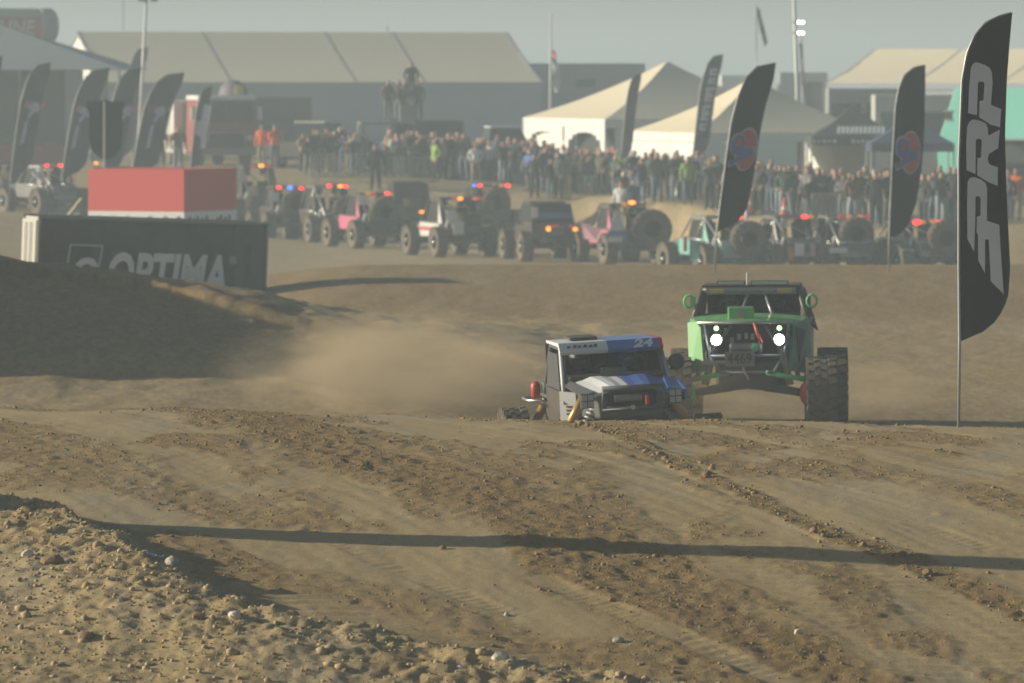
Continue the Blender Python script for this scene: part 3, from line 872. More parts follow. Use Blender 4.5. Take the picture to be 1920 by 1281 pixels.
# banner: hangs in soft vertical folds
vs, fs = [], []
nx, nz = 90, 14
for i in range(nx + 1):
    for j in range(nz + 1):
        x = 0.03 + (CL - 0.1) * i / nx; z = 0.1 + (CH - 0.18) * j / nz
        fold = 0.030 * math.sin(x * 5.1 + 0.9 * z) + 0.022 * math.sin(x * 11 - 1.5 * z + 1) + 0.02 * math.sin((x + 0.8 * z) * 3.3)
        vs.append((x, -0.075 + fold * (1.1 - 0.6 * j / nz), z))
for i in range(nx):
    for j in range(nz):
        a = i * (nz + 1) + j
        fs.append((a, a + nz + 1, a + nz + 2, a + 1))
me = bpy.data.meshes.new('banner'); me.from_pydata(vs, [], fs); me.polygons.foreach_set('use_smooth', [True] * len(me.polygons)); me.materials.append(M_CBLK)
ban = link_mesh('banner', me, cont)
sol = ban.modifiers.new('cloth', 'SOLIDIFY'); sol.thickness = 0.006; sol.offset = 0
mx_ = frame_matrix((3.45, -0.150, 1.02), (1, 0, 0), (0, 0, 1))
text_obj('lettering', 'OPTIMA', 1.5, M_CLET, ban, shear=0.2, bold=0.05, sx=0.60, matrix=mx_)
MB().box((CL - 0.52, -0.10, CH / 2), (0.80, 0.02, CH - 0.2)).build('end_panel', mat('grey_mesh_panel', (0.075, 0.078, 0.08), 0.85, var=0.2, dust=0.1), ban)
text_obj('registered_mark', '®', 0.28, M_CLET, ban, matrix=frame_matrix((5.28, -0.150, 1.50), (1, 0, 0), (0, 0, 1)))
b = MB()
q = lambda u, v: (0.72 + u + 0.14 * v, -0.150, 0.75 + v)
for a_, c_ in ((q(0, 0), q(0, 1.05)), (q(0, 1.05), q(0.86, 1.05)), (q(0.86, 1.05), q(0.86, 0)), (q(0.86, 0), q(0, 0))): b.tube([a_, c_], 0.018, 5)
b.build('emblem_frame', M_CLET, ban)
text_obj('emblem_letter', 'O', 0.85, M_CLET, ban, shear=0.2, bold=0.05, sx=0.9, matrix=frame_matrix((1.24, -0.150, 1.10), (1, 0, 0), (0, 0, 1)))
tag(cont, 'shipping container hung with a black lettered banner behind the dark mound', 'container')

# ------------------------------------------------------------------ printed red cube behind it
dR = 181.0
sR = FPX / dR
M_RCUBE = mat('red_vinyl', (0.60, 0.055, 0.05), 0.55, var=0.04)
M_WCUBE = mat('white_vinyl', (0.74, 0.74, 0.76), 0.55, var=0.04)
M_KCUBE = mat('black_print', (0.03, 0.03, 0.035), 0.6)
pc = P(345, 318, dR)
Lc = 3.12; ya = R(-26)
gz = ground_z(pc.x, dR)
cube = empty('banner_cube', (pc.x, dR, gz - 0.05), 0)
Hc = pc.z - gz + 0.05
dl = Vector((-math.cos(R(26)), math.sin(R(26)), 0)) * Lc
dr = Vector((math.sin(R(26)), math.cos(R(26)), 0)) * Lc
zr = Hc - 1.20
def cube_band(z0, z1, inset):
    b = MB(); c0 = (dl + dr) / 2
    pts = []
    for v in (Vector((0, 0, 0)), dl, dl + dr, dr): pts.append(c0 + (v - c0) * (1 - inset))
    b.loft([[(*p.xy, z0) for p in pts], [(*p.xy, z1) for p in pts]])
    return b
cube_band(0.0, zr, 0.0).build('white_base', M_WCUBE, cube)
cube_band(zr, Hc, 0.002).build('red_top', M_RCUBE, cube)
def stub(face, u, w, h, zt):
    """upper end of a rounded slanting stroke of the print"""
    o0 = Vector((0, 0, 0)) + (dl if face == 0 else Vector((0, 0, 0)))
    ax = (-dl if face == 0 else dr).normalized()
    nrm = Vector((-math.sin(R(26)), -math.cos(R(26)), 0)) if face == 0 else Vector((math.cos(R(26)), -math.sin(R(26)), 0))
    nrm = nrm * 0.012
    pts = [(u - 0.1, zt - h), (u - 0.1 + w, zt - h), (u + w, zt - 0.05), (u + w * 0.8, zt), (u + w * 0.25, zt), (u, zt - 0.05)]
    b = MB(); b.plate([o0 + ax * p[0] + nrm + Vector((0, 0, p[1])) for p in pts], 0.008)
    return b
zt = zr - 0.13
for face, us in ((0, [.32, .52, .75, .95, 1.22, 1.46, 1.95, 2.18, 2.45, 2.66, 2.88]), (1, [.25, .48, .7, .98, 1.25, 1.9, 2.1, 2.35, 2.6])):
    for u in us: stub(face, u, 0.14, 0.5, zt - 0.05 * (us.index(u) % 2)).build('print_stroke', M_KCUBE, cube)
tag(cube, 'large red printed cube with white lower band standing behind the container', 'advertising cube')

# timber brace leaning beside it
p0, p1 = P(122, 412, 180), P(153, 372, 180)
b = MB(); b.tube([p0 - (p1 - p0) * 1.9, p1], 0.045, 4); o = b.build('timber_brace', mat('pale_timber', (0.45, 0.38, 0.26), 0.8))
tag(o, 'pale timber prop leaning up to the left of the red cube', 'timber')

# black padded sign on a post
d = 187.0
gz = ground_z(P(196, 0, d).x, d)
sg = empty('covered_sign', (P(196, 0, d).x, d, gz))
zt = P(0, 187, d).z - gz; zb = P(0, 298, d).z - gz
k = d / FPX
outl = [(-34, 187), (-30, 190), (-8, 189), (0, 186), (10, 190), (36, 190), (38, 196), (33, 210), (34, 250), (30, 280), (18, 294), (2, 300), (-10, 296), (-24, 282), (-31, 255), (-30, 212), (-36, 200)]
pts = [(x * k, 0.09, P(0, y, d).z - gz) for x, y in outl]
b = MB(); b.plate(pts, 0.16); b.build('cover', mat('black_tarp', (0.012, 0.012, 0.013), 0.9, bump=0.3), sg, bevel=0.03)
MB().tube([(0.0, -0.03, -0.1), (0.0, -0.03, zt - 0.05)], 0.035, 8).build('post', M_POLE, sg)
tag(sg, 'black covered shield-shaped sign on a grey post above the red cube', 'sign')

# ------------------------------------------------------------------ tents
M_TROOF = mat('cream_tent_roof', (0.74, 0.65, 0.47), 0.8, var=0.05, scale=0.6)
M_TWALL = mat('white_tent_wall', (0.72, 0.72, 0.70), 0.8, var=0.04, scale=0.8)
M_TSEAM = mat('tent_seam', (0.35, 0.33, 0.29), 0.8)
M_TDARK = mat('dark_tent_opening', (0.03, 0.032, 0.034), 0.9)  # near-black colour for the shade inside tents; vent and hatch share it
M_SHADEW = mat('shaded_tent_wall', (0.34, 0.38, 0.43), 0.8, var=0.05, scale=0.4)  # wall in shade: its blue-grey is put into the colour

def gable_tent(name, corner, yaw, length, halfw, wall_h, rise, splits, label, wallm, door=None):
    """corner: front-left foot; ridge runs along local x"""
    t = empty(name, corner, yaw)
    W = 2 * halfw
    e = wall_h
    fr = [0] + splits + [1]
    for a, c in zip(fr[:-1], fr[1:]):
        x0, x1 = a * length + 0.03, c * length - 0.03
        b = MB()
        nz_ = 5
        for s in (0, 1):
            for i in range(nz_):                       # cloth sags slightly between the beams
                u0, u1 = i / nz_, (i + 1) / nz_
                yz = lambda u: ((halfw * u) if s == 0 else (W - halfw * u), e + rise * u - 0.10 * math.sin(u * math.pi))
                p, q_ = yz(u0), yz(u1)
                b.plate([(x0, *p), (x1, *p), (x1, *q_), (x0, *q_)], 0.03)
        b.build('roof_panel', M_TROOF, t)
    b = MB()
    for x in [f * length for f in fr]:
        MB().tube([(x, 0.12, 0), (x, 0.12, e - 0.06), (x, halfw, e + rise - 0.12), (x, W - 0.12, e - 0.06), (x, W - 0.12, 0)], 0.06, 6).build('frame', M_TSEAM, t)
        sm = MB()
        for i in range(5):
            yz = lambda u: (halfw * u, e + rise * u - 0.10 * math.sin(u * math.pi) + 0.022)
            p, q_ = yz(i / 5), yz((i + 1) / 5)
            sm.plate([(x - 0.07, *p), (x + 0.07, *p), (x + 0.07, *q_), (x - 0.07, *q_)], 0.012)
        sm.build('seam', M_TSEAM, t)
    if door:
        xa, xb, zh = door
        MB().box((xa / 2, 0.08, e / 2), (xa, 0.06, e)).build('front_wall', wallm, t)
        MB().box(((xb + length) / 2, 0.08, e / 2), (length - xb, 0.06, e)).build('front_wall', wallm, t)
        MB().box(((xa + xb) / 2, 0.08, (zh + e) / 2), (xb - xa, 0.06, e - zh)).build('door_head', wallm, t)
        MB().box(((xa + xb) / 2, 1.8, zh / 2), (xb - xa + 1.0, 0.1, zh)).build('interior_shade_sheet', M_TDARK, t)  # near-black sheet stands in for the shade behind the doorway
    else:
        MB().box((length / 2, 0.08, e / 2), (length, 0.06, e)).build('front_wall', wallm, t)
    MB().box((length / 2, W - 0.08, e / 2), (length, 0.06, e)).build('back_wall', wallm, t)
    for x in (0.05, length - 0.05):
        MB().plate([(x, 0.05, 0), (x, W - 0.05, 0), (x, W - 0.05, e), (x, halfw, e + rise - 0.05), (x, 0.05, e)], 0.04).build('gable_wall', M_TWALL if x < 1 else wallm, t)  # left gable white as sunlit, right one in the shade colour
    MB().box((length / 2, -0.03, e - 0.16), (length, 0.03, 0.32)).build('valance', wallm, t)
    tag(t, label, 'tent')
    return t
d = 318.0
fl_ = P(197, 155, d); z0 = ground_z(fl_.x, d)
gable_tent('marquee', (fl_.x, d, z0), R(16), 22.6, 6.4, fl_.z - z0, 2.55, [0.285, 0.57, 0.728], 'long cream marquee with shaded wall and dark doorway behind the crowd', M_SHADEW, door=(7.6, 10.6, 2.75))

# far cream tent on the right, shaded gable toward the camera
d = 300.0
B_ = P(1738, 158, d); z0 = ground_z(B_.x, d)
gable_tent('marquee', (B_.x, d, z0), R(58), 15.0, 4.6, B_.z - z0, 1.7, [0.34, 0.67], 'cream marquee roof behind the motorhomes at the upper right', M_SHADEW).rotation_euler.z = 0
t = bpy.data.objects['marquee.001']
t.location = P(1551, 160, 322); t.location.z = ground_z(t.location.x, 322)
t.rotation_euler.z = R(-35)

def peak_tent(name, corner_px, d, Lx, b_ang, eave_h, rise, label, arches=False):
    """square-peaked party tent; corner_px: photo pixel of the nearest eave corner; b_ang: turn of its left face"""
    c = P(corner_px[0], corner_px[1], d); gz = ground_z(c.x, d + 2)
    t = empty(name, (c.x, d, gz - 0.05))
    e = c.z - gz + 0.05 if eave_h is None else eave_h
    lv = Vector((-math.cos(b_ang), math.sin(b_ang), 0)); rv = Vector((math.sin(b_ang), math.cos(b_ang), 0))
    A, B2, C2, D2 = Vector((0, 0, 0)), lv * Lx, (lv + rv) * Lx, rv * Lx
    ap = (A + C2) / 2 + Vector((0, 0, e + rise))
    up = Vector((0, 0, e))
    for p, q_ in ((A, B2), (B2, C2), (C2, D2), (D2, A)):
        b = MB(); n = 8
        for i in range(n):                               # the cloth is pulled up to the peak in a hollow curve
            def row(u):
                zz = rise * (0.72 * u + 0.28 * u ** 2.2)
                l = p + (ap - p) * u; r_ = q_ + (ap - q_) * u
                return Vector((l.x, l.y, e + zz)), Vector((r_.x, r_.y, e + zz))
            l0, r0 = row(i / n); l1, r1 = row(min(0.985, (i + 1) / n))
            b.plate([l0, r0, r1, l1], 0.025)
        b.build('roof_panel', M_TROOF, t)
        n_ = (q_ - p).normalized()
        MB().plate([p + up, q_ + up, q_ + Vector((0, 0, e - 0.34)), p + Vector((0, 0, e - 0.34))], 0.03).build('valance', M_TWALL, t)
    for p in (A, B2, C2, D2): MB().tube([p * 0.995, p * 0.995 + up], 0.05, 6).build('pole', M_WPOLE, t)
    # walls: lit side with arched openings, others plain
    out = Vector((-math.sin(b_ang), -math.cos(b_ang), 0))
    if arches:
        n = 2; w = Lx / n
        for k in range(n):
            p0 = lv * (w * k + 0.1); p1 = lv * (w * (k + 1) - 0.1)
            b = MB()
            m = 10
            top = e - 0.32
            for i in range(m):
                u0, u1 = i / m, (i + 1) / m
                arch = lambda u: top - 0.25 - 0.9 * abs(2 * u - 1) ** 3.0 if 0.12 < u < 0.88 else 0.0
                z0_, z1_ = arch(u0 + 0.5 / m), arch(u0 + 0.5 / m)
                a_, c_ = p0 + (p1 - p0) * u0, p0 + (p1 - p0) * u1
                b.plate([a_ + Vector((0, 0, z0_)), c_ + Vector((0, 0, z1_)), c_ + Vector((0, 0, top)), a_ + Vector((0, 0, top))], 0.02)
            b.build('arched_wall', M_TWALL, t)
        ins = -out * 0.5
        MB().plate([ins + lv * 0.3, ins + lv * (w - 0.1), ins + lv * (w - 0.1) + Vector((0, 0, e - 0.4)), ins + lv * 0.3 + Vector((0, 0, e - 0.4))], 0.02).build('interior_shade_sheet', M_TDARK, t)  # dark sheet painted as the shade seen through the arch
        MB().plate([ins * 0.4 + lv * (w + 0.1), ins * 0.4 + lv * (Lx - 0.1), ins * 0.4 + lv * (Lx - 0.1) + Vector((0, 0, e - 0.4)), ins * 0.4 + lv * (w + 0.1) + Vector((0, 0, e - 0.4))], 0.02).build('inner_wall', M_TWALL, t)
    else:
        MB().plate([lv * 0.1, lv * (Lx * 0.98), lv * (Lx * 0.98) + Vector((0, 0, e - 0.36)), lv * 0.1 + Vector((0, 0, e - 0.36))], 0.02).build('side_wall', M_TWALL, t)
    MB().plate([rv * (Lx * 0.05), rv * (Lx * 0.55), rv * (Lx * 0.55) + Vector((0, 0, e - 0.36)), rv * (Lx * 0.05) + Vector((0, 0, e - 0.36))], 0.02).build('end_wall', M_TWALL, t)
    MB().plate([C2 * 0.99 - lv * 0.1, D2 * 0.99, D2 * 0.99 + up, C2 * 0.99 - lv * 0.1 + up], 0.02).build('back_wall', M_TWALL, t)
    tag(t, label, 'tent')
    return t
peak_tent('party_tent', (1135, 224), 270, 9.6, R(69), None, 2.45, 'white peaked tent with arched side openings, left of the two', True)
peak_tent('party_tent', (1307, 250), 243, 7.4, R(71), None, 2.1, 'white peaked tent with plain side wall behind the lettered flags, right of the two')

# slate canopy at the far left
d = 282.0
e_ = P(228, 131, d); gz = ground_z(e_.x, d)
t = empty('canopy_tent', (e_.x, d, gz))
eh = e_.z - gz
M_SLATE = mat('slate_canopy_cloth', (0.20, 0.225, 0.25), 0.8, var=0.06, scale=0.5)
k = d / FPX
A_, B2, C2, D2 = Vector((0, 0, eh)), Vector((-13, 0, eh)), Vector((-13, 10, eh)), Vector((0.6, 10, eh))
ap0, ap1 = Vector((-5.6, 5, eh + 1.95)), Vector((-9, 5, eh + 1.95))
MB().plate([A_, B2, ap1, ap0], 0.03).build('roof_panel', M_SLATE, t)
MB().plate([A_, ap0, D2], 0.03).build('roof_panel', M_SLATE, t)
MB().plate([B2, C2, ap1], 0.03).build('roof_panel', M_SLATE, t)
MB().plate([C2, D2, ap0, ap1], 0.03).build('roof_panel', M_SLATE, t)
MB().box((-7.4, 1.2, eh / 2), (10.9, 0.1, eh)).build('interior_shade_sheet', M_TDARK, t)  # dark sheet in place of the shade under the canopy
for x in (-2.1, -1.0): MB().box((x, 0.1, eh / 2), (0.8, 0.02, eh - 0.05)).build('gathered_curtain', M_SLATE, t)
for x in (-0.1, -4.5, -9, -12.9): MB().tube([(x, 0.05, 0), (x, 0.05, eh)], 0.05, 6).build('pole', M_GREY, t)
for x in (-0.1, -12.9): MB().tube([(x, 9.9, 0), (x, 9.9, eh)], 0.05, 6).build('pole', M_GREY, t)
tag(t, 'wide slate grey canopy tent with dark interior behind the left flags', 'tent')

# inflatable advertising tube above it
M_ARW = mat('cream_inflatable', (0.55, 0.52, 0.44), 0.6)
M_ARG = mat('grey_inflatable_end', (0.30, 0.31, 0.31), 0.6)
M_ARR = mat('faded_red_band', (0.50, 0.13, 0.11), 0.6)
d = 300.0
endc = P(93, 49, d)
t = empty('inflatable_arch', (endc.x, d, ground_z(endc.x, d)), R(28))
zc = endc.z - t.location.z; rr = 0.82
b = MB(); prof = [(rr * 0.9, -9.0)] + [(rr, -8.8)] + [(rr, -0.62)]
b.lathe(prof, 20, 'x', (0, 0, zc)); b.build('tube', M_ARW, t, True)
b = MB(); b.lathe([(rr * 1.0, -0.62), (rr * 1.02, -0.5), (rr * 1.02, 0.0), (rr * 0.9, 0.16), (rr * 0.6, 0.24), (rr * 0.2, 0.27)], 20, 'x', (0, 0, zc)); b.build('end_cap', M_ARG, t, True)
vs, fs = [], []
for i in range(13):
    a = R(-62) + R(92) * i / 12
    for x in (-8.4, -0.75): vs.append((x, -(rr + 0.012) * math.cos(a), zc + (rr + 0.012) * math.sin(a)))
for i in range(12): fs.append((2 * i, 2 * i + 1, 2 * i + 3, 2 * i + 2))
me = bpy.data.meshes.new('red_band'); me.from_pydata(vs, [], fs); me.materials.append(M_ARR); link_mesh('red_band', me, t)
text_obj('lettering', 'RACELINE', 0.98, mat('cream_print', (0.62, 0.60, 0.54), 0.7), t, shear=0.15, bold=0.03, sx=0.92, matrix=frame_matrix((-3.2, -rr - 0.02, zc - 0.12), (1, 0, 0), (0, 0, 1)))
b = MB()
for x in (-8.2, -1.2): b.tube([(x, 0, 0), (x, 0, zc - 0.1)], 0.55, 12)
b.build('leg', M_ARW, t, True)
tag(t, 'cream inflatable tube with red lettered band and grey end above the slate canopy', 'inflatable')

# pop-up canopies on the right
def popup(name, pxl, pxr, py_eave, py_peak, d, m_top, label, marks):
    l, r_ = P(pxl, py_eave, d), P(pxr, py_eave, d)
    w = r_.x - l.x; gz = ground_z((l.x + r_.x) / 2, d)
    t = empty(name, ((l.x + r_.x) / 2, d, gz)); e = l.z - gz; h = P(0, py_peak, d).z - gz
    hw = w / 2
    cs = [Vector((-hw, 0, e)), Vector((hw, 0, e)), Vector((hw, w, e)), Vector((-hw, w, e))]; ap = Vector((0, hw, h))
    for i in range(4):
        p, q_ = cs[i], cs[(i + 1) % 4]
        b = MB()
        m1, m2 = (p + (ap - p) * 0.5) - Vector((0, 0, 0.10)), (q_ + (ap - q_) * 0.5) - Vector((0, 0, 0.10))
        b.plate([p, q_, m2, m1], 0.02).plate([m1, m2, ap], 0.02)
        b.build('roof_panel', m_top, t)
        MB().plate([p, q_, q_ - Vector((0, 0, 0.28)), p - Vector((0, 0, 0.28))], 0.02).build('valance', m_top, t)
    for p in cs: MB().tube([(p.x * 0.98, p.y, 0), (p.x * 0.98, p.y, e)], 0.03, 6).build('leg', M_SIL, t)
    M_PW = mat('white_cloth_print', (0.6, 0.62, 0.68), 0.8)
    for (x0, x1, u0, u1) in marks:                      # worn print, only patches of it can be made out
        n = max(2, int((x1 - x0) / 0.16))
        for i in range(n):
            xa = x0 + (x1 - x0) * i / n; wd = (x1 - x0) / n * 0.72
            if u0 < 0:
                MB().box((xa, -0.02, e - 0.14), (wd, 0.012, 0.15 - 0.04 * (i % 2))).build('print', M_PW, t)
            else:
                f_ = lambda u: Vector((0, hw * u, e + (h - e) * u - 0.2 * min(u, 1 - u))) + Vector((0, -0.02, 0.03))
                a_, c_ = f_(u0), f_(u1)
                MB().plate([Vector((xa, 0, 0)) + a_, Vector((xa + wd, 0, 0)) + a_, Vector((xa + wd + 0.05, 0, 0)) + c_, Vector((xa + 0.05, 0, 0)) + c_], 0.008).build('print', M_PW, t)
    tag(t, label, 'canopy')
popup('popup_canopy', 1520, 1690, 258, 198, 236, mat('charcoal_canopy', (0.045, 0.05, 0.055), 0.8), 'charcoal pop-up canopy with white print along its edge behind the crowd', [(-1.55, -0.6, -1, 0), (-0.1, 0.6, -1, 0), (0.9, 1.5, -1, 0), (-0.7, 1.1, 0.12, 0.38)])
popup('popup_canopy', 1632, 1790, 270, 214, 226, mat('navy_canopy', (0.035, 0.05, 0.11), 0.8), 'navy pop-up canopy beside the teal hauler', [(0.0, 0.4, 0.5, 0.6)])

# ------------------------------------------------------------------ trailers, motorhomes, trucks in the background
def box_vehicle(name, px0, px1, py0, d, depth, m_body, label, cat, yaw=0.0, windows=(), wheels=True, ground_gap=0.5, nose=0.0, extra=None, stripe=None):
    l, r_ = P(px0, py0, d), P(px1, py0, d)
    w = r_.x - l.x; gz = ground_z((l.x + r_.x) / 2, d)
    t = empty(name, ((l.x + r_.x) / 2, d, gz), yaw)
    h = l.z - gz
    b = MB()
    hw = w / 2
    sec = [(-hw + nose * 0.15, ground_gap), (hw, ground_gap), (hw, h - 0.06), (hw - 0.08, h), (-hw + nose, h), (-hw + nose * 0.45, h * 0.72), (-hw, h * 0.5)]
    b.loft([[(x, 0, z) for x, z in sec], [(x, depth, z) for x, z in sec]])
    b.build('body', m_body, t, bevel=0.04)
    for (u0, u1, v0, v1) in windows:
        x0, x1 = -hw + w * u0, -hw + w * u1
        wd = MB().box(((x0 + x1) / 2, -0.012, h * (v0 + v1) / 2), (x1 - x0, 0.03, h * (v1 - v0))).build('window', M_GLASS, t)
        for zz in (v0, v1): MB().box(((x0 + x1) / 2, -0.03, h * zz), (x1 - x0 + 0.06, 0.03, 0.05)).build('frame_rail', M_GREY, wd)
    if stripe: MB().box((0, -0.01, h * stripe[0]), (w * 0.98, 0.024, h * stripe[1])).build('stripe', stripe[2], t)
    if wheels:
        for x in (-hw * 0.7, hw * 0.55, hw * 0.75):
            wh = MB(); wh.lathe([(0.25, -0.12), (0.45, -0.12), (0.48, 0), (0.45, 0.12), (0.25, 0.12)], 18, 'y', (x, 0.12, 0.48)); wh.build('wheel', M_RUB, t)
    tag(t, label, cat)
    return t, w, h
M_TRGREY = mat('grey_trailer_skin', (0.26, 0.285, 0.31), 0.5, var=0.05)
M_RVW = mat('motorhome_cream', (0.46, 0.45, 0.42), 0.5, var=0.05)
M_RVG = mat('motorhome_grey', (0.30, 0.31, 0.31), 0.5, var=0.05)
M_TEAL = mat('teal_hauler_paint', (0.13, 0.50, 0.42), 0.45, var=0.04)
t, w, h = box_vehicle('semi_trailer', 985, 1210, 119, 335, 3.0, M_TRGREY, 'long grey trailer side with a dark vent behind the flagpole', 'trailer', stripe=(0.985, 0.02, M_GREY))
MB().box((w * 0.5 - (1210 - 1098) / 225 * w, -0.03, h * 0.80), (1.0, 0.08, 0.42)).build('vent', M_TDARK, t)
box_vehicle('motorhome', 1553, 1690, 166, 276, 2.6, M_RVG, 'grey motorhome with dark window band below the right marquee', 'motorhome', windows=[(0.05, 0.45, 0.62, 0.85), (0.52, 0.95, 0.62, 0.85)])
box_vehicle('motorhome', 1640, 1800, 178, 262, 2.6, M_RVW, 'cream motorhome with dark windows just left of the teal hauler', 'motorhome', windows=[(0.08, 0.36, 0.55, 0.82), (0.5, 0.85, 0.55, 0.82)])
box_vehicle('box_trailer', 1462, 1552, 136, 330, 3.0, M_TRGREY, 'slate box trailer behind the light tower', 'trailer', windows=[(0.55, 0.9, 0.55, 0.9)])
box_vehicle('box_trailer', 1352, 1405, 141, 330, 3.0, M_WHT, 'white box trailer between the peaked tent and the first oval flag', 'trailer')
t, w, h = box_vehicle('race_hauler', 1730, 2070, 165, 238, 2.8, M_TEAL, 'teal race hauler with sloping nose behind the tall lettered flag', 'truck', yaw=R(-36), nose=0.8, windows=[(0.06, 0.10, 0.72, 0.8)])
MB().box((0.45, -0.015, h * 0.33), (w * 0.30, 0.03, h * 0.42)).build('side_hatch', M_TDARK, t)
MB().box((0.45, -0.6, h * 0.56), (w * 0.34, 1.1, 0.05)).build('awning', M_RVG, t)

# fire engine
d = 263.0
c = P(424, 0, d); gz = ground_z(c.x, d)
t = empty('fire_engine', (c.x, d, gz), R(14))
M_FRED = mat('fire_engine_red', (0.26, 0.05, 0.045), 0.45, dust=0.15)
b = MB(); sec = [(-1.22, 0.55), (1.22, 0.55), (1.22, 1.75), (1.18, 2.75), (-1.18, 2.75), (-1.22, 1.75)]
b.loft([[(x, 0, z) for x, z in sec], [(x, 2.4, z) for x, z in sec]]); b.build('cab', M_FRED, t, bevel=0.06)
b = MB(); b.box((0, 5.6, 1.6), (2.44, 6.2, 2.2)); b.build('equipment_body', M_CONT, t, bevel=0.04)
MB().box((0, 5.6, 1.15), (2.47, 6.23, 0.25)).build('red_stripe', M_FRED, t)
MB().box((0, 1.1, 2.83), (2.44, 2.5, 0.2)).build('roof', M_WHT, t, bevel=0.05)
ws = MB().box((0, -0.03, 2.22), (2.1, 0.05, 0.78)).build('windscreen', M_GLASS, t)
MB().box((0, -0.06, 2.22), (0.07, 0.03, 0.78)).build('divider', M_BLK, ws)
gr = MB().box((0, -0.06, 1.12), (1.4, 0.1, 0.55)).build('grille', M_BLKM, t)
MB().box((0, -0.10, 1.42), (1.6, 0.06, 0.07)).box((-0.77, -0.10, 1.2), (0.07, 0.06, 0.45)).box((0.77, -0.10, 1.2), (0.07, 0.06, 0.45)).build('trim', mat('pale_blue_trim', (0.25, 0.33, 0.45), 0.4), gr)
MB().box((0, -0.30, 0.62), (2.5, 0.5, 0.3)).build('bumper', M_GREY, t, bevel=0.03)
for x in (-0.98, 0.98):
    MB().lathe([(0.12, -0.03), (0.12, 0.05)], 12, 'y', (x, -0.06, 1.2)).build('headlight', M_WHT, t)
    MB().box((x * 1.42, -0.1, 2.2), (0.2, 0.12, 0.55)).build('mirror', M_WHT, t)
    for y in (0.9, 6.6): MB().lathe([(0.25, -0.17), (0.5, -0.17), (0.53, 0), (0.5, 0.17), (0.25, 0.17)], 18, 'x', (x, y, 0.53)).build('wheel', M_RUB, t)
b = MB(); b.ellipsoid((0.75, 2.2, 2.95), (0.62, 0.8, 0.62), 14, 8); b.build('hose_drum', mat('dull_purple_drum', (0.13, 0.12, 0.15), 0.7), t, True)
MB().box((0.82, 1.38, 3.15), (0.34, 0.1, 0.4)).build('yellow_panel', mat('dull_yellow', (0.42, 0.36, 0.10), 0.6), t)
MB().box((-1.5, 2.8, 1.9), (0.4, 0.5, 1.6)).build('side_ladder_box', M_WHT, t)
tag(t, 'red fire engine with white cab roof and dark windscreen before the marquee', 'fire engine')

def pickup(name, px, d, yaw, m_body, m_roof, label, h=1.75):
    c = P(px, 0, d); t = empty(name, (c.x, d, ground_z(c.x, d)), yaw)
    b = MB(); sec = [(-2.4, 0.5), (2.4, 0.5), (2.4, 1.0), (1.2, 1.12), (-2.4, 1.12)]
    b.loft([[(x, -0.9, z) for x, z in sec], [(x, 0.9, z) for x, z in sec]]); b.build('body', m_body, t, bevel=0.05)
    b = MB(); b.loft([[(x, y, 1.1) for x, y in ((-0.6, -0.86), (1.3, -0.86), (1.3, 0.86), (-0.6, 0.86))], [(x, y, h) for x, y in ((-0.45, -0.7), (0.75, -0.7), (0.75, 0.7), (-0.45, 0.7))]]); cab = b.build('cab', M_GLASS, t)
    MB().box((0.15, 0, h + 0.02), (1.3, 1.5, 0.07)).build('roof', m_roof, t, bevel=0.03)
    for x in (-1.5, 1.5):
        for y in (-0.8, 0.8):
            wh = MB().lathe([(0.2, -0.13), (0.4, -0.13), (0.42, 0), (0.4, 0.13), (0.2, 0.13)], 16, 'y', (x, y, 0.42)).build('tyre', M_RUB, t)
            MB().lathe([(0.2, -0.14), (0.2, 0.14)], 12, 'y', (x, y, 0.42)).build('rim', M_RIM, wh)
    for y in (-0.6, 0.6): MB().box((2.41, y, 0.85), (0.04, 0.3, 0.16)).build('headlight', M_WHT, t)
    tag(t, label, 'pickup')
    return t
tp = pickup('pickup_truck', 757, 266, R(8), mat('rust_red_truck', (0.33, 0.09, 0.07), 0.5, dust=0.2), mat('rust_red_truck', (0.3, 0.1, 0.08)), 'red high-sided truck carrying standing spectators in front of the marquee', 1.95)
# high load deck and hood over the bed
MB().box((-0.55, 0, 1.98), (2.6, 1.8, 0.1)).build('load_deck', M_GREY, tp)
for x in (-1.8, -0.55, 0.7):
    for y in (-0.85, 0.85): MB().tube([(x, y, 1.1), (x, y, 1.98)], 0.04, 6).build('deck_post', M_GREY, tp)
MB().box((1.3, -0.4, 1.75), (2.2, 1.2, 0.7)).build('tarp_load', M_BLKM, tp, bevel=0.15)
pickup('pickup_truck', 935, 264, R(10), mat('pale_blue_truck', (0.36, 0.42, 0.48), 0.5, dust=0.2), M_WHT, 'pale pickup behind the crowd left of the white tent', 2.05)
pickup('pickup_truck', 592, 262, R(60), M_BLKM, mat('cream_roof', (0.48, 0.46, 0.4), 0.5), 'black pickup with cream roof beside the marquee doorway', 1.9)

# low red fence at the far left
d = 262.0
l, r_ = P(-40, 0, d), P(152, 0, d)
t = empty('banner_fence', ((l.x + r_.x) / 2, d, ground_z((l.x + r_.x) / 2, d)))
hw = (r_.x - l.x) / 2
MB().box((0, 0, 0.62), (2 * hw, 0.03, 0.85)).build('banner', mat('dusty_red_banner', (0.26, 0.09, 0.09), 0.8), t)
for i in range(4): MB().tube([(-hw + i * 2 * hw / 3, 0.05, 0), (-hw + i * 2 * hw / 3, 0.05, 1.1)], 0.025, 6).build('post', M_GREY, t)
tag(t, 'low dusty red banner fence in front of the slate canopy', 'fence')

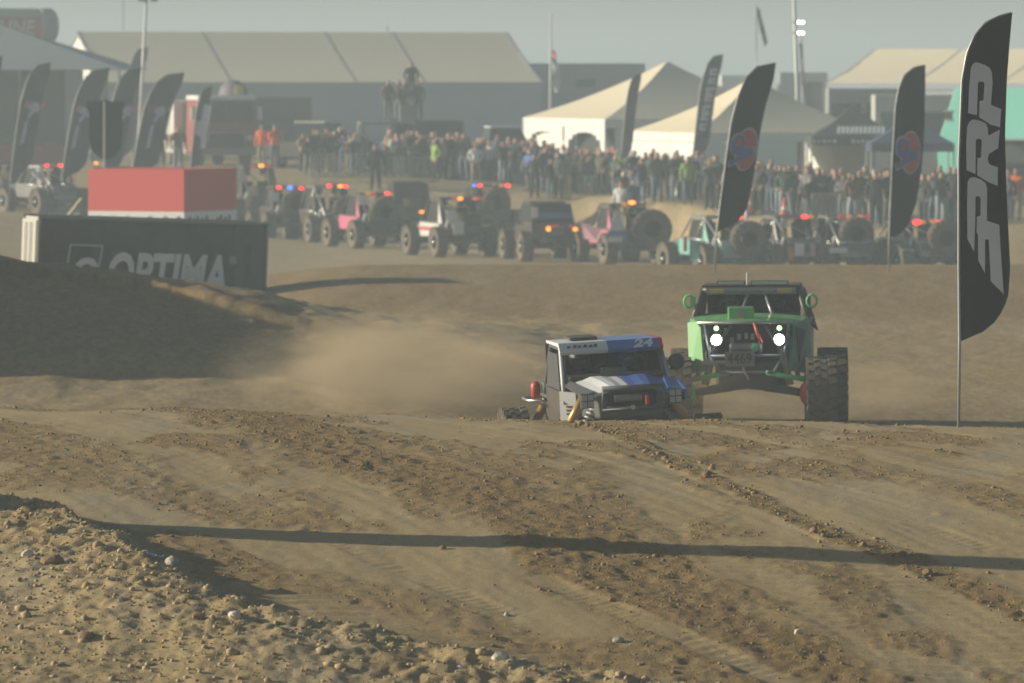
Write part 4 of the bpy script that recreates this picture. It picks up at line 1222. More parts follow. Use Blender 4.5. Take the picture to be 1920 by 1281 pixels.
# ------------------------------------------------------------------ poles and masts
def pole(name, p_top, p_bot, d, r, m, label, cat='pole'):
    a, b_ = P(*p_top, d), P(*p_bot, d)
    g = ground_z(b_.x, d)
    t = empty(name, (b_.x, d, g))
    k = a - Vector((b_.x, d, g))
    MB().tube([(0, 0, -0.2), k], [r, r * 0.75], 8).build('shaft', m, t, True)
    tag(t, label, cat)
    return t, k
t, k = pole('light_tower', (1487, -60), (1502, 285), 250, 0.085, M_WPOLE, 'tall light mast with four lit lamps behind the crowd on the right', 'light tower')
for i, (px, py) in enumerate([(1497.5, 42), (1504.5, 42), (1497.5, 62), (1504.5, 62)]):
    p = P(px, py, 250) - t.location
    ln = MB().box(p + Vector((0, -0.12, 0)), (0.12, 0.18, 0.15)).build('lamp_head', M_GREY, t)
    MB().ellipsoid(p + Vector((0, -0.23, 0)), (0.06, 0.03, 0.06), 10, 6).build('lens', mat('lit_mast_lamp', (1, 1, 0.96), 0.3, emit=6.0), ln)
for py in (42, 62):
    p = P(1490, py, 250) - t.location
    MB().tube([p + Vector((-0.1, -0.05, 0)), p + Vector((0.36, -0.05, 0))], 0.03, 6).build('crossarm', M_GREY, t)
t, k = pole('light_tower', (276, -30), (257, 240), 255, 0.075, M_WPOLE, 'leaning pale light mast crossing the tall slate flag', 'light tower')
for px in (266, 289): MB().box(P(px, -2, 255) - t.location, (0.28, 0.2, 0.22)).build('lamp_head', M_GREY, t)
pole('antenna_pole', (231, -20), (231, 120), 330, 0.035, M_POLE, 'very thin pole rising above the marquee left of the leaning mast')
pole('antenna_pole', (727, 48), (727, 120), 330, 0.04, M_POLE, 'short thin pole on the marquee ridge above the standing spectators')
def hang_flag(t, k, poly, d, m, nm='flag'):
    pts = [P(x, y, d) - t.location for x, y in poly]
    b = MB(); n = len(pts) // 2
    for i in range(n - 1):
        a0, a1, c1_, c0 = pts[i], pts[i + 1], pts[-2 - i], pts[-1 - i]
        off = Vector((0, 0.10 * (i % 2), 0)); of2 = Vector((0, 0.10 * ((i + 1) % 2), 0))
        b.plate([a0 + off, a1 + of2, c1_ - of2, c0 - off], 0.01)
    return b.build(nm, m, t)
t, k = pole('flagpole', (1033, 26), (1031, 220), 300, 0.06, M_WPOLE, 'white flagpole with a limp white and red flag', 'flagpole')
hang_flag(t, k, [(1034, 105), (1036, 125), (1037, 150), (1041, 174), (1048, 172), (1051, 150), (1047, 125), (1042, 108)], 300, mat('limp_white_flag', (0.6, 0.6, 0.6), 0.8))
hang_flag(t, k, [(1034, 92), (1035, 108), (1043, 110), (1042, 98)], 299.8, mat('limp_red_flag', (0.5, 0.15, 0.12), 0.8), 'red_field')
t, k = pole('flagpole', (1419, 10), (1415, 200), 300, 0.04, M_POLE, 'thin flagpole with a dark drooping flag above the first oval flag', 'flagpole')
hang_flag(t, k, [(1419, 16), (1421, 35), (1425, 55), (1434, 88), (1439, 80), (1433, 52), (1428, 34), (1424, 16)], 300, M_FLG2)
t, k = pole('flagpole', (1503, 66), (1507, 220), 290, 0.035, M_POLE, 'flagpole with a narrow dark furled flag close behind the light mast', 'flagpole')
hang_flag(t, k, [(1499, 80), (1500, 110), (1502, 150), (1504, 185), (1510, 180), (1508, 150), (1506, 110), (1504, 80)], 290, M_FLG2)

# traffic cones
def cone(px, py, d, label, hgt=0.72):
    x = (px - 960) * d / FPX
    t = empty('traffic_cone', (x, d, ground_z(x, d)))
    M_OR = mat('cone_orange', (0.75, 0.13, 0.06), 0.6)
    MB().lathe([(0.15, 0.03), (0.035, hgt)], 14, 'z').build('body', M_OR, t, True)
    MB().lathe([(0.107, hgt * 0.42), (0.080, hgt * 0.62)], 14, 'z').build('white_collar', M_WHT, t, True)
    MB().box((0, 0, 0.02), (0.38, 0.38, 0.04)).build('foot', M_OR, t)
    tag(t, label, 'traffic cone')
cone(1105, 365, 249, 'orange traffic cone at the feet of the crowd by the left white tent')
cone(1471, 398, 212, 'orange traffic cone alone on the dirt between the two oval flags')
cone(1407, 402, 216, 'orange traffic cone just right of the leaning oval flag')

# crowd barriers
def barrier(px0, px1, d, label, yaw=0.0):
    l, r_ = P(px0, 0, d), P(px1, 0, d); cx = (l.x + r_.x) / 2
    t = empty('crowd_barrier', (cx, d, ground_z(cx, d)), yaw); w = r_.x - l.x; h = 1.1
    MB().tube([(-w / 2, 0, 0.2), (-w / 2, 0, h), (w / 2, 0, h), (w / 2, 0, 0.2)], 0.024, 6, closed=True).build('frame', M_SIL, t)
    n = 16
    me = MB().tube([(0, 0, 0.2), (0, 0, h)], 0.010, 5).mesh('bar', M_SIL)
    for i in range(1, n):
        o = link_mesh('bar', me, t); o.location.x = -w / 2 + w * i / n
    for x in (-w * 0.36, w * 0.36): MB().tube([(x, -0.3, 0.0), (x, -0.03, 0.2), (x, 0.03, 0.2), (x, 0.3, 0.0)], 0.02, 5).build('foot', M_SIL, t)
    tag(t, label, 'barrier', 'steel crowd barriers')
barrier(582, 688, 250.5, 'steel crowd barrier left of the person in black')
barrier(722, 806, 249.5, 'steel crowd barrier right of the person in black')
barrier(1522, 1592, 207.5, 'steel crowd barrier behind the two men near the upright oval flag')
# ------------------------------------------------------------------ wheels
def wheel_mesh(Rr, w, rim, n=30, lugs=0, seed=0):
    b = MB()
    h = w / 2
    b.lathe([(rim, -h * 0.80), (Rr * 0.80, -h), (Rr * 0.93, -h * 0.96), (Rr * 0.985, -h * 0.72), (Rr, -h * 0.3), (Rr, h * 0.3), (Rr * 0.985, h * 0.72), (Rr * 0.93, h * 0.96), (Rr * 0.80, h), (rim, h * 0.80)], n, 'x', closed=True)
    if lugs:
        for i in range(lugs):
            a = 2 * math.pi * i / lugs
            for row, (xo, wd, ao, tw) in enumerate([(-0.36, 0.26, 0, 0.25), (-0.08, 0.22, 0.5, -0.3), (0.14, 0.2, 0.15, 0.3), (0.38, 0.26, 0.6, -0.25)]):
                aa = a + ao * 2 * math.pi / lugs
                m = Matrix.Rotation(-aa, 3, 'X') @ Matrix.Rotation(tw, 3, 'Z')
                c = Vector((xo * w, math.sin(aa) * Rr * 1.005, math.cos(aa) * Rr * 1.005))
                c = Vector((xo * w, Rr * 1.0 * math.sin(aa), Rr * 1.0 * math.cos(aa)))
                b.box(c, (wd * w, 2 * math.pi * Rr / lugs * 0.62, 0.045), m)
            for sd in (-1, 1):                           # shoulder lugs
                m = Matrix.Rotation(-a, 3, 'X')
                b.box((sd * h * 0.97, Rr * 0.93 * math.sin(a), Rr * 0.93 * math.cos(a)), (0.03, 2 * math.pi * Rr / lugs * 0.5, 0.11), m)
    return b
def rim_mesh(rim, w):
    b = MB()
    h = w / 2
    b.lathe([(rim * 1.02, -h * 0.82), (rim * 0.92, -h * 0.82), (rim * 0.86, -h * 0.3), (rim * 0.28, -h * 0.45), (rim * 0.24, -h * 0.62), (rim * 0.1, -h * 0.64), (rim * 0.1, h * 0.64), (rim * 0.24, h * 0.62), (rim * 0.28, h * 0.45), (rim * 0.86, h * 0.3), (rim * 0.92, h * 0.82), (rim * 1.02, h * 0.82)], 20, 'x')
    return b
W_FAR = wheel_mesh(0.5, 0.36, 0.23, 26, 18).mesh('tyre', M_RUB, False)
W_FARD = wheel_mesh(0.5, 0.36, 0.23, 26, 18).mesh('tyre', M_RUBD, False)
RIM_FAR = rim_mesh(0.23, 0.36).mesh('rim', M_BLK, True)
HUB = MB().lathe([(0.02, -0.20), (0.065, -0.19), (0.07, -0.10)], 12, 'x').mesh('hub', M_RIM, True)
RIM_DK = rim_mesh(0.23, 0.36).mesh('rim', M_BLKM, True)

def wheel(parent, loc, me=None, rim=None, rz=0.0, ry=0.0, rx=0.0, scale=1.0):
    o = link_mesh('tyre', me or W_FAR, parent); o.location = loc; o.rotation_euler = (rx, ry, rz); o.scale = (scale,) * 3
    r = link_mesh('rim', rim or RIM_FAR, o)
    if rim is RIM_FAR: link_mesh('hub', HUB, o)
    return o

def paint(name, c): return mat('paint_' + name, c, 0.45, var=0.08, dust=0.22, coat=0.2)
PINK, TEALP, BLUEP, WHITEP = paint('pink', (0.62, 0.12, 0.26)), paint('teal', (0.16, 0.48, 0.44)), paint('blue', (0.06, 0.14, 0.42)), paint('white', (0.66, 0.66, 0.66))
BLACKP, YELP, REDP, GREYP, CHARP = paint('black', (0.02, 0.021, 0.023)), paint('yellow', (0.6, 0.48, 0.06)), paint('red', (0.5, 0.06, 0.05)), paint('grey', (0.16, 0.17, 0.18)), paint('charcoal', (0.06, 0.062, 0.066))
GRNP = paint('far_green', (0.10, 0.28, 0.10)); ORGP = paint('orange', (0.7, 0.17, 0.05)); LPINK = paint('light_pink', (0.66, 0.34, 0.44))
LAMPS = {'r': M_LRED, 'R': M_LREDD, 'a': M_LAMB, 'A': M_LAMBD, 'b': M_LBLU, 'w': M_WHT}

def rig(px, py, s, yaw, label, lamps=(), style='cage', tube=None, side=None, rear=None, roof=None, spare='flat', plates=(), extras=(), rimk=0, h=1.85, hood=None, sink=0.0):
    """rock racer seen from behind. px, py: photo pixel of the middle of its rear tyres on the ground; s: photo pixels per metre"""
    d = FPX / s
    x0 = (px - 960) / s
    tube = tube or M_BLK; side = side or BLACKP; rear = rear or BLACKP; roof = roof or BLACKP; hood = hood or side
    g = ground_z(x0, d)
    t = empty('rock_racer', (x0, d + 0.2, g - sink), R(yaw))
    th = 0.88
    for yw in (0.0, 2.85):
        for sx in (-1, 1):
            wheel(t, (sx * th, yw, 0.5), W_FARD if (sx < 0) else W_FAR, RIM_FAR if (sx < 0 or rimk) else RIM_DK)
        MB().tube([(-th + 0.1, yw, 0.5), (th - 0.1, yw, 0.5)], 0.07, 8).build('axle', M_GREY, t)
        MB().ellipsoid((0.1, yw, 0.5), (0.17, 0.2, 0.17), 10, 6).build('differential', M_GREY, t, True)
    # belly and tub
    MB().box((0, 1.45, 0.60), (0.95, 2.6, 0.14)).build('skid_plate', M_BLKM, t)
    b = MB(); b.loft([[(x, 0.55, z) for x, z in ((-0.62, 0.65), (0.62, 0.65), (0.66, 1.12), (-0.66, 1.12))], [(x, 2.35, z) for x, z in ((-0.62, 0.65), (0.62, 0.65), (0.66, 1.10), (-0.66, 1.10))]]); b.build('tub', M_BLKM, t)
    # cage
    zt = h - 0.06
    cage = MB(); r = 0.034
    for sx in (-1, 1):
        cage.tube([(sx * 0.66, -0.25, 0.85), (sx * 0.68, 0.35, 1.12), (sx * 0.60, 0.62, zt), (sx * 0.58, 1.7, zt), (sx * 0.68, 2.3, 1.15), (sx * 0.60, 3.15, 1.0), (sx * 0.5, 3.3, 0.7)], r, 6)
        cage.tube([(sx * 0.68, 0.35, 1.12), (sx * 0.68, 2.3, 1.15)], r, 6)
        cage.tube([(sx * 0.66, -0.25, 0.85), (sx * 0.64, 0.6, 0.66), (sx * 0.64, 2.4, 0.66), (sx * 0.5, 3.3, 0.7)], r, 6)
        cage.tube([(sx * 0.60, 0.62, zt), (sx * 0.50, -0.35, 1.05), (sx * 0.45, -0.45, 0.75)], r, 6)
        cage.tube([(sx * 0.60, 0.62, zt), (sx * 0.68, 1.25, 1.13)], r * 0.8, 6)
    for y, z, w in ((0.62, zt, 0.60), (1.7, zt, 0.58), (0.35, 1.12, 0.68), (-0.35, 1.05, 0.5), (-0.45, 0.75, 0.45), (3.3, 0.7, 0.5)):
        cage.tube([(-w, y, z), (w, y, z)], r, 6)
    cage.tube([(-0.58, 0.60, zt), (0.50, -0.35, 1.05)], r * 0.7, 6)
    cage.build('roll_cage', tube, t, True)
    MB().plate([(-0.60, 0.55, zt + 0.045), (0.60, 0.55, zt + 0.045), (0.58, 1.72, zt + 0.045), (-0.58, 1.72, zt + 0.045)], 0.03).build('roof', roof, t)
    # side panels and hood
    for sx in (-1, 1):
        MB().plate([(sx * 0.72, 0.30, 0.66), (sx * 0.72, 2.35, 0.66), (sx * 0.73, 2.3, 1.13), (sx * 0.73, 0.35, 1.10)], 0.02).build('side_panel', side, t)
        MB().plate([(sx * 0.71, 0.1, 1.10), (sx * 0.70, 0.55, 1.12), (sx * 0.64, 0.62, zt - 0.08)], 0.02).build('quarter_panel', side if style != 'open' else M_BLKM, t)
        MB().plate([(sx * 0.675, 0.72, 1.16), (sx * 0.675, 1.72, 1.16), (sx * 0.60, 1.60, zt - 0.06), (sx * 0.615, 0.72, zt - 0.06)], 0.012).build('window_net', M_INT, t)
        MB().tube([(sx * 0.72, -0.05, 0.55), (sx * 0.52, 0.05, 1.22)], 0.05, 8).build('shock', M_WHT if sx < 0 else M_GREY, t, True)
    b = MB(); b.loft([[(x, 2.3, z) for x, z in ((-0.62, 0.75), (0.62, 0.75), (0.58, 1.14), (-0.58, 1.14))], [(x, 3.35, z) for x, z in ((-0.48, 0.72), (0.48, 0.72), (0.44, 0.98), (-0.44, 0.98))]]); b.build('hood', hood, t)
    for sx in (-0.3, 0.3):
        b = MB(); b.box((sx, 1.25, 0.92), (0.42, 0.5, 0.2)).box((sx, 0.98, 1.25), (0.40, 0.16, 0.75), (R(-8), 0, 0)).ellipsoid((sx, 1.0, 1.66 - (1.85 - h)), (0.12, 0.08, 0.11), 8, 6); b.build('seat', M_INT, t)
        b = MB(); b.ellipsoid((sx, 1.14, 1.58 - (1.85 - h)), (0.13, 0.15, 0.14), 10, 7); b.build('helmet', M_WHT if sx > 0 else M_GREY, t, True)
    # tail
    b = MB(); b.box((0, 0.10, 0.92), (0.92, 0.6, 0.42)); b.build('fuel_cell', rear, t, bevel=0.03)
    if style == 'jeep':
        b = MB(); b.loft([[(x, -0.32, z) for x, z in ((-0.74, 0.72), (0.74, 0.72), (0.76, 1.28), (-0.76, 1.28))], [(x, 0.9, z) for x, z in ((-0.74, 0.72), (0.74, 0.72), (0.76, 1.28), (-0.76, 1.28))]]); b.build('rear_body', rear, t, bevel=0.04)
        b = MB(); b.loft([[(x, y, 1.27) for x, y in ((-0.72, -0.28), (0.72, -0.28), (0.72, 1.8), (-0.72, 1.8))], [(x, y, zt) for x, y in ((-0.64, -0.02), (0.64, -0.02), (0.62, 1.55), (-0.62, 1.55))]]); b.build('soft_top', M_INT, t)
    else:
        MB().plate([(-0.5, -0.47, 0.70), (0.5, -0.47, 0.70), (0.52, -0.38, 1.04), (-0.52, -0.38, 1.04)], 0.02).build('tail_panel', rear, t)
    MB().tube([(-0.5, -0.52, 0.66), (0.5, -0.52, 0.66)], 0.045, 8).build('rear_bumper', tube, t, True)
    if spare == 'flat': wheel(t, (0.08, 0.02, 1.28), W_FAR, RIM_DK, 0, R(90), R(0))
    elif spare == 'tilt': wheel(t, (0.12, -0.10, 1.30), W_FAR, RIM_DK, R(90), 0, R(35))
    elif spare == 'back': wheel(t, (0.30, -0.62, 1.18), W_FAR, RIM_DK, R(80), R(0), 0, 1.05)
    elif spare == 'big': wheel(t, (0.42, -0.62, 1.16), W_FAR, RIM_DK, R(76), 0, 0, 1.22)
    # rear light bar
    if lamps:
        zl = zt + 0.02 if style != 'lowlamp' else 1.2
        bar = MB().tube([(min(l[0] for l in lamps) - 0.1, 0.48, zl), (max(l[0] for l in lamps) + 0.1, 0.48, zl)], 0.028, 6).build('light_bar', M_BLK, t)
        for (lx, lk, *rest) in lamps:
            dz = rest[0] if rest else 0.0; sc = rest[1] if len(rest) > 1 else 1.0
            MB().ellipsoid((lx, 0.42, zl + dz), (0.105 * sc, 0.03, 0.062 * sc), 12, 6).build('lamp', LAMPS[lk], bar, True)
    for (x, y, z, w, hh, m, rzz) in plates:
        MB().box((x, y, z), (w, 0.02, hh), (0, 0, R(rzz))).build('number_plate', m, t)
    for (nm, pts, m) in extras:
        MB().plate(pts, 0.02).build(nm, m, t)
    tag(t, label, 'race car', 'rock racers staged in line')
    return t

YW = 14
rig(22, 405, 49, 22, 'dark racer with blue tail mostly hidden by the leftmost whole flag', [(-0.45, 'R'), (0.3, 'R')], side=BLUEP, rear=GREYP)
rig(112, 406, 50, 30, 'racer with white rear fender and two red lamps between the left flags', [(-0.35, 'r', 0.05), (0.22, 'r', 0.05)], side=GREYP, rear=CHARP, tube=M_SIL, roof=WHITEP, spare=None, extras=[('fender', [(-1.02, -0.5, 1.25), (-0.95, 0.55, 1.62), (-0.70, 0.55, 1.62), (-0.72, -0.5, 1.22)], WHITEP)], rimk=1)
rig(236, 412, 50, 18, 'racer hidden behind the red cube with only its amber lamps showing', [(-1.05, 'a', 0.18, 0.8), (1.25, 'A', 0.25, 0.9)], h=2.05)
rig(488, 438, 48.9, YW, 'racer with white pointed panel and yellow stripe beside the red cube', [(-0.2, 'R'), (0.12, 'a', 0.03, 1.15), (0.42, 'R')], side=CHARP, rear=BLACKP, h=2.25, extras=[('pointed_panel', [(-0.98, -0.3, 1.62), (-0.52, -0.3, 1.62), (-0.78, -0.3, 2.28)], WHITEP), ('yellow_stripe', [(-0.74, -0.5, 0.62), (-0.56, -0.5, 0.62), (-0.42, -0.5, 1.1), (-0.62, -0.5, 1.1)], YELP)])
rig(548, 452, 51.1, YW, 'racer with red, blue and red lamps in a row', [(-0.42, 'r'), (0.0, 'b', 0, 1.1), (0.42, 'r', -0.03)], rear=BLACKP, spare='tilt', plates=[(-0.68, -0.1, 1.55, 0.32, 0.32, M_WHT, 0)], h=1.92)
rig(628, 455, 51.6, YW + 4, 'racer with pale bent roof tube and red and amber lamps', [(-0.1, 'r', 0.02), (0.32, 'a'), (0.52, 'r', -0.01)], tube=M_SIL, rear=CHARP, spare='back', h=2.08)
rig(712, 466, 53.3, YW + 6, 'racer with a pink side panel and white number plate', [(-0.28, 'A', 0.02), (-0.08, 'R'), (0.42, 'r', 0.02), (0.55, 'A')], side=PINK, rear=BLACKP, spare='tilt', plates=[(-0.70, -0.3, 1.72, 0.36, 0.34, M_WHT, 0)], h=1.95, rimk=1)
rig(770, 446, 50, YW - 4, 'dark soft-top racer behind the one with the pink panel', [(-0.42, 'w', -0.1, 0.7), (0.5, 'R', -0.1)], style='jeep', roof=CHARP, side=CHARP, rear=CHARP, h=2.1, extras=[('amber_marker', [(0.28, -0.36, 0.92), (0.48, -0.36, 0.92), (0.48, -0.36, 1.06), (0.28, -0.36, 1.06)], M_LAMB)])
rig(868, 482, 55.9, YW + 6, 'racer with white and red side panel and two white plates', [(-0.15, 'R'), (0.05, 'a'), (0.58, 'A'), (0.75, 'R')], side=WHITEP, rear=BLACKP, spare='flat', plates=[(-0.60, -0.5, 1.42, 0.34, 0.36, M_WHT, 0), (-0.35, -0.56, 0.98, 0.36, 0.42, M_WHT, 0)], h=1.98, rimk=1, extras=[('red_stripe', [(-0.745, 0.35, 0.86), (-0.745, 2.3, 0.86), (-0.745, 2.3, 0.98), (-0.745, 0.35, 0.98)], REDP)])
rig(924, 448, 50, YW - 2, 'dark racer with red and amber lamps behind the white plated one', [(-0.4, 'r', 0.0), (-0.62, 'b', 0, 0.7), (0.15, 'w', 0.02, 0.7), (0.42, 'A', 0), (0.66, 'r', 0, 1.1)], h=1.95, spare='tilt', roof=CHARP)
rig(1034, 491, 57.3, YW - 2, 'black boxy racer with two round amber rear lamps and blue screen band', [], style='jeep', side=BLACKP, rear=BLACKP, roof=BLACKP, spare=None, rimk=1, h=1.95, plates=[(0.1, -0.36, 1.02, 0.5, 0.3, GREYP, 0), (-0.62, -0.34, 1.62, 0.2, 0.36, M_WHT, 0)],
    extras=[('blue_band', [(-0.42, -0.22, 1.44), (0.68, -0.22, 1.44), (0.66, -0.17, 1.60), (-0.42, -0.17, 1.60)], BLUEP), ('red_reflector', [(-0.1, -0.36, 1.14), (0.14, -0.36, 1.14), (0.14, -0.36, 1.22), (-0.1, -0.36, 1.22)], M_LREDD), ('red_reflector', [(0.5, -0.36, 1.12), (0.7, -0.36, 1.12), (0.7, -0.36, 1.2), (0.5, -0.36, 1.2)], M_LREDD)])
t = bpy.data.objects['rock_racer.%03d' % 10]
for x in (-0.18, 0.72): MB().lathe([(0.075, -0.03), (0.085, 0.0), (0.03, 0.03)], 14, 'y', (x, -0.36, 1.08 - 0.03 * (x > 0))).build('amber_lamp', M_LAMB, t, True)
rig(1188, 496, 58.1, YW + 4, 'blue, white and pink racer with a huge spare tyre on its tail', [(-0.15, 'A', 0.02, 1.0), (0.10, 'a', 0.08, 1.15)], side=PINK, rear=BLACKP, spare='big', h=1.95, plates=[],
    extras=[('white_fin', [(-0.98, -0.42, 1.12), (-0.42, -0.42, 1.12), (-0.62, -0.3, 1.75), (-0.72, -0.3, 1.78)], WHITEP), ('blue_flank', [(-1.08, -0.46, 0.62), (-0.42, -0.46, 0.55), (-0.36, -0.46, 1.12), (-1.04, -0.46, 1.10)], BLUEP), ('white_lettering', [(-1.03, -0.48, 0.74), (-0.56, -0.48, 0.74), (-0.54, -0.48, 0.92), (-1.02, -0.48, 0.92)], WHITEP), ('pink_fender', [(-1.5, 0.6, 0.85), (-1.15, 0.2, 0.72), (-1.0, 0.2, 1.12), (-1.6, 0.6, 1.38)], LPINK), ('red_cover', [(0.05, -0.3, 1.46), (0.25, -0.3, 1.46), (0.25, -0.3, 1.54), (0.05, -0.3, 1.54)], M_LREDD)])
rig(1372, 504, 62, YW + 8, 'teal racer with yellow rear band and tall white whip behind the leaning oval flag', [(0.15, 'A'), (0.42, 'r', 0, 1.2)], side=TEALP, rear=TEALP, tube=M_SIL, spare='back', h=1.85, roof=GREYP,
    extras=[('yellow_band', [(-0.12, -0.72, 1.12), (0.85, -0.72, 1.05), (0.85, -0.72, 1.18), (-0.12, -0.72, 1.27)], YELP), ('teal_fender', [(-1.3, 0.2, 0.55), (-1.0, 0.0, 0.5), (-0.7, 0.0, 1.05), (-1.3, 0.2, 1.18)], TEALP), ('orange_post', [(-1.5, 0.2, 0.8), (-1.38, 0.2, 0.8), (-1.38, 0.2, 1.25), (-1.5, 0.2, 1.25)], ORGP), ('blue_strap', [(0.5, -0.84, 0.86), (0.9, -0.84, 1.02), (0.9, -0.84, 1.1), (0.5, -0.84, 0.94)], BLUEP)])
t = bpy.data.objects['rock_racer.012']
MB().tube([(0.62, 0.3, 1.75), (0.66, 0.3, 2.35)], 0.05, 8).build('whip', mat('lilac_whip', (0.6, 0.6, 0.75), 0.5), t)
MB().tube([(0.66, 0.3, 2.35), (0.68, 0.3, 2.7)], 0.05, 8).build('whip_tip', mat('pink_whip', (0.6, 0.2, 0.22), 0.5), t)
rig(1502, 508, 62, YW + 4, 'multicoloured racer with silver tubes and white panels, one red lamp', [(0.28, 'r', 0, 1.1), (0.48, 'A')], side=WHITEP, rear=CHARP, tube=M_SIL, spare=None, h=1.85, plates=[(-0.25, -0.55, 0.85, 0.3, 0.36, M_WHT, 0), (0.18, -0.55, 0.82, 0.16, 0.4, LPINK, 0)],
    extras=[('green_panel', [(-1.1, -0.2, 0.85), (-0.9, -0.2, 0.7), (-0.85, -0.2, 1.0), (-1.1, -0.2, 1.08)], GRNP), ('orange_panel', [(-0.95, -0.3, 0.6), (-0.72, -0.3, 0.55), (-0.72, -0.3, 0.78), (-0.92, -0.3, 0.8)], ORGP), ('orange_guard', [(-0.6, -0.5, 0.5), (-0.45, -0.5, 0.5), (-0.45, -0.5, 0.92), (-0.6, -0.5, 0.92)], ORGP), ('yellow_label', [(-0.72, -0.1, 1.22), (-0.5, -0.1, 1.22), (-0.5, -0.1, 1.38), (-0.72, -0.1, 1.38)], YELP), ('white_shock_cover', [(-0.55, 0.3, 1.5), (-0.35, 0.3, 1.42), (-0.3, 0.3, 1.72), (-0.5, 0.3, 1.8)], WHITEP)])
rig(1598, 508, 62, YW - 2, 'racer with open silver A-frame tubes and a dusty spare tyre', [(-0.22, 'R'), (0.02, 'A'), (0.38, 'A'), (0.6, 'R')], tube=M_SIL, rear=CHARP, spare='tilt', h=1.85, roof=BLACKP, plates=[(-0.55, -0.5, 0.82, 0.55, 0.16, M_WHT, 0)])
rig(1742, 510, 62, YW + 6, 'racer with bright red lamps and silver A-frame right of the upright oval flag', [(-0.2, 'r', 0, 1.4), (-0.02, 'A', 0, 1.1), (0.34, 'A', 0.02, 1.1), (0.55, 'r', -0.02, 1.4)], tube=M_SIL, rear=CHARP, spare='back', h=1.68, roof=CHARP, plates=[(-0.85, -0.4, 0.76, 0.4, 0.18, M_WHT, 0)])

# ------------------------------------------------------------------ blue and white side-by-side
d = 78.6; s = FPX / d
c = P(1182, 0, d)
utv = empty('side_by_side_buggy', (0, 0, 0), R(180 + 11))
fwd = Vector((math.sin(R(11)), -math.cos(R(11)), 0))
org = Vector((c.x, d, 0)) - fwd * 1.1
utv.location = (org.x, org.y, ground_z(org.x, org.y) + 0.02)
utv.rotation_euler = (R(-2.0), R(3.0), R(180 + 11))
UBLUE = mat('buggy_blue', (0.045, 0.12, 0.42), 0.4, var=0.08, dust=0.15, coat=0.3)
UWHITE = mat('buggy_white', (0.66, 0.68, 0.70), 0.45, var=0.06, dust=0.15)
UGREY = mat('buggy_grey_plastic', (0.055, 0.065, 0.078), 0.55, var=0.15, dust=0.14)
UGOLD = mat('gold_shock_body', (0.38, 0.235, 0.055), 0.4, metal=0.4, dust=0.25)
UNET = mat('grey_window_net', (0.055, 0.057, 0.058), 0.9, var=0.2, scale=40)
WU = wheel_mesh(0.405, 0.29, 0.19, 28, 20).mesh('tyre', M_RUBD); RU = rim_mesh(0.19, 0.29).mesh('rim', M_BLK, True)
for x, y, z, st in ((1.0, 1.1, 0.44, -6), (-1.02, 1.1, 0.42, -6), (1.0, -1.1, 0.43, 0), (-0.95, -1.1, 0.40, 0)):
    wheel(utv, (x, y, z), WU, RU, R(st))
MB().box((0, 0, 0.42), (1.0, 2.3, 0.1)).build('skid_plate', M_BLKM, utv)
b = MB(); b.loft([[(x, -1.0, z) for x, z in ((-0.6, 0.45), (0.6, 0.45), (0.66, 0.98), (-0.66, 0.98))], [(x, 0.55, z) for x, z in ((-0.62, 0.45), (0.62, 0.45), (0.66, 0.95), (-0.66, 0.95))]]); b.build('tub', UGREY, utv, bevel=0.03)
MB().box((0, -0.35, 0.98), (1.2, 1.2, 0.05)).build('cabin_floor', M_INT, utv)
MB().box((0, -0.72, 1.30), (1.25, 0.06, 0.72)).build('firewall', M_INT, utv)
# hood in a white and a blue half, crowned
def hood_half(x0, x1, m):
    vs, fs = [], []
    nx, ny = 6, 6
    for j in range(ny + 1):
        y = 0.60 + 0.78 * j / ny
        for i in range(nx + 1):
            x = x0 + (x1 - x0) * i / nx
            wd = 0.66 - 0.18 * (j / ny)
            xx = x * wd
            z = 1.13 - 0.035 * (j / ny) - 0.04 * (j / ny) ** 3 - 0.07 * abs(x) ** 2.2 + 0.035 * math.exp(-((abs(x) - 0.45) / 0.16) ** 2)
            vs.append((xx, y, z))
    for j in range(ny):
        for i in range(nx): a = j * (nx + 1) + i; fs.append((a, a + 1, a + nx + 2, a + nx + 1))
    me = bpy.data.meshes.new('hood'); me.from_pydata(vs, [], fs); me.materials.append(m)
    o = link_mesh('hood', me, utv); o.modifiers.new('thick', 'SOLIDIFY').thickness = 0.03
    return o
hood_half(0.02, 1.0, UWHITE); hood_half(-1.0, -0.02, UBLUE)
# nose and fenders
b = MB(); b.loft([[(x, 0.6, z) for x, z in ((-0.52, 0.55), (0.52, 0.55), (0.60, 1.0), (-0.60, 1.0))], [(x, 1.36, z) for x, z in ((-0.40, 0.60), (0.40, 0.60), (0.42, 0.90), (-0.42, 0.90))]]); b.build('nose', UGREY, utv, bevel=0.03)
MB().box((0, 1.385, 0.80), (0.62, 0.03, 0.20)).build('grille', M_INT, utv)
for sx, m in ((1, UGREY), (-1, UBLUE)):
    b = MB()
    w_ = 0.74 if sx < 0 else 0.66; b.plate([(sx * 0.58, 0.55, 1.0), (sx * w_, 0.62, 0.95), (sx * (w_ - 0.06), 1.30, 0.88), (sx * 0.46, 1.38, 0.93)], 0.03)
    if sx < 0: b.plate([(sx * 0.74, 0.62, 0.98), (sx * 0.74, 0.60, 0.78), (sx * 0.70, 1.30, 0.76), (sx * 0.70, 1.30, 0.90)], 0.03)
    b.build('fender', m, utv)
    hl = MB().box((sx * 0.55, 1.36, 0.83), (0.16, 0.06, 0.18)).build('headlight', M_BLK, utv)
    for dx in (-0.04, 0.04):
        for dz in (-0.042, 0.042): MB().box((sx * 0.55 + dx, 1.395, 0.83 + dz), (0.066, 0.01, 0.07)).build('lens', mat('headlight_lens', (0.35, 0.40, 0.44), 0.1, var=0.1), hl)
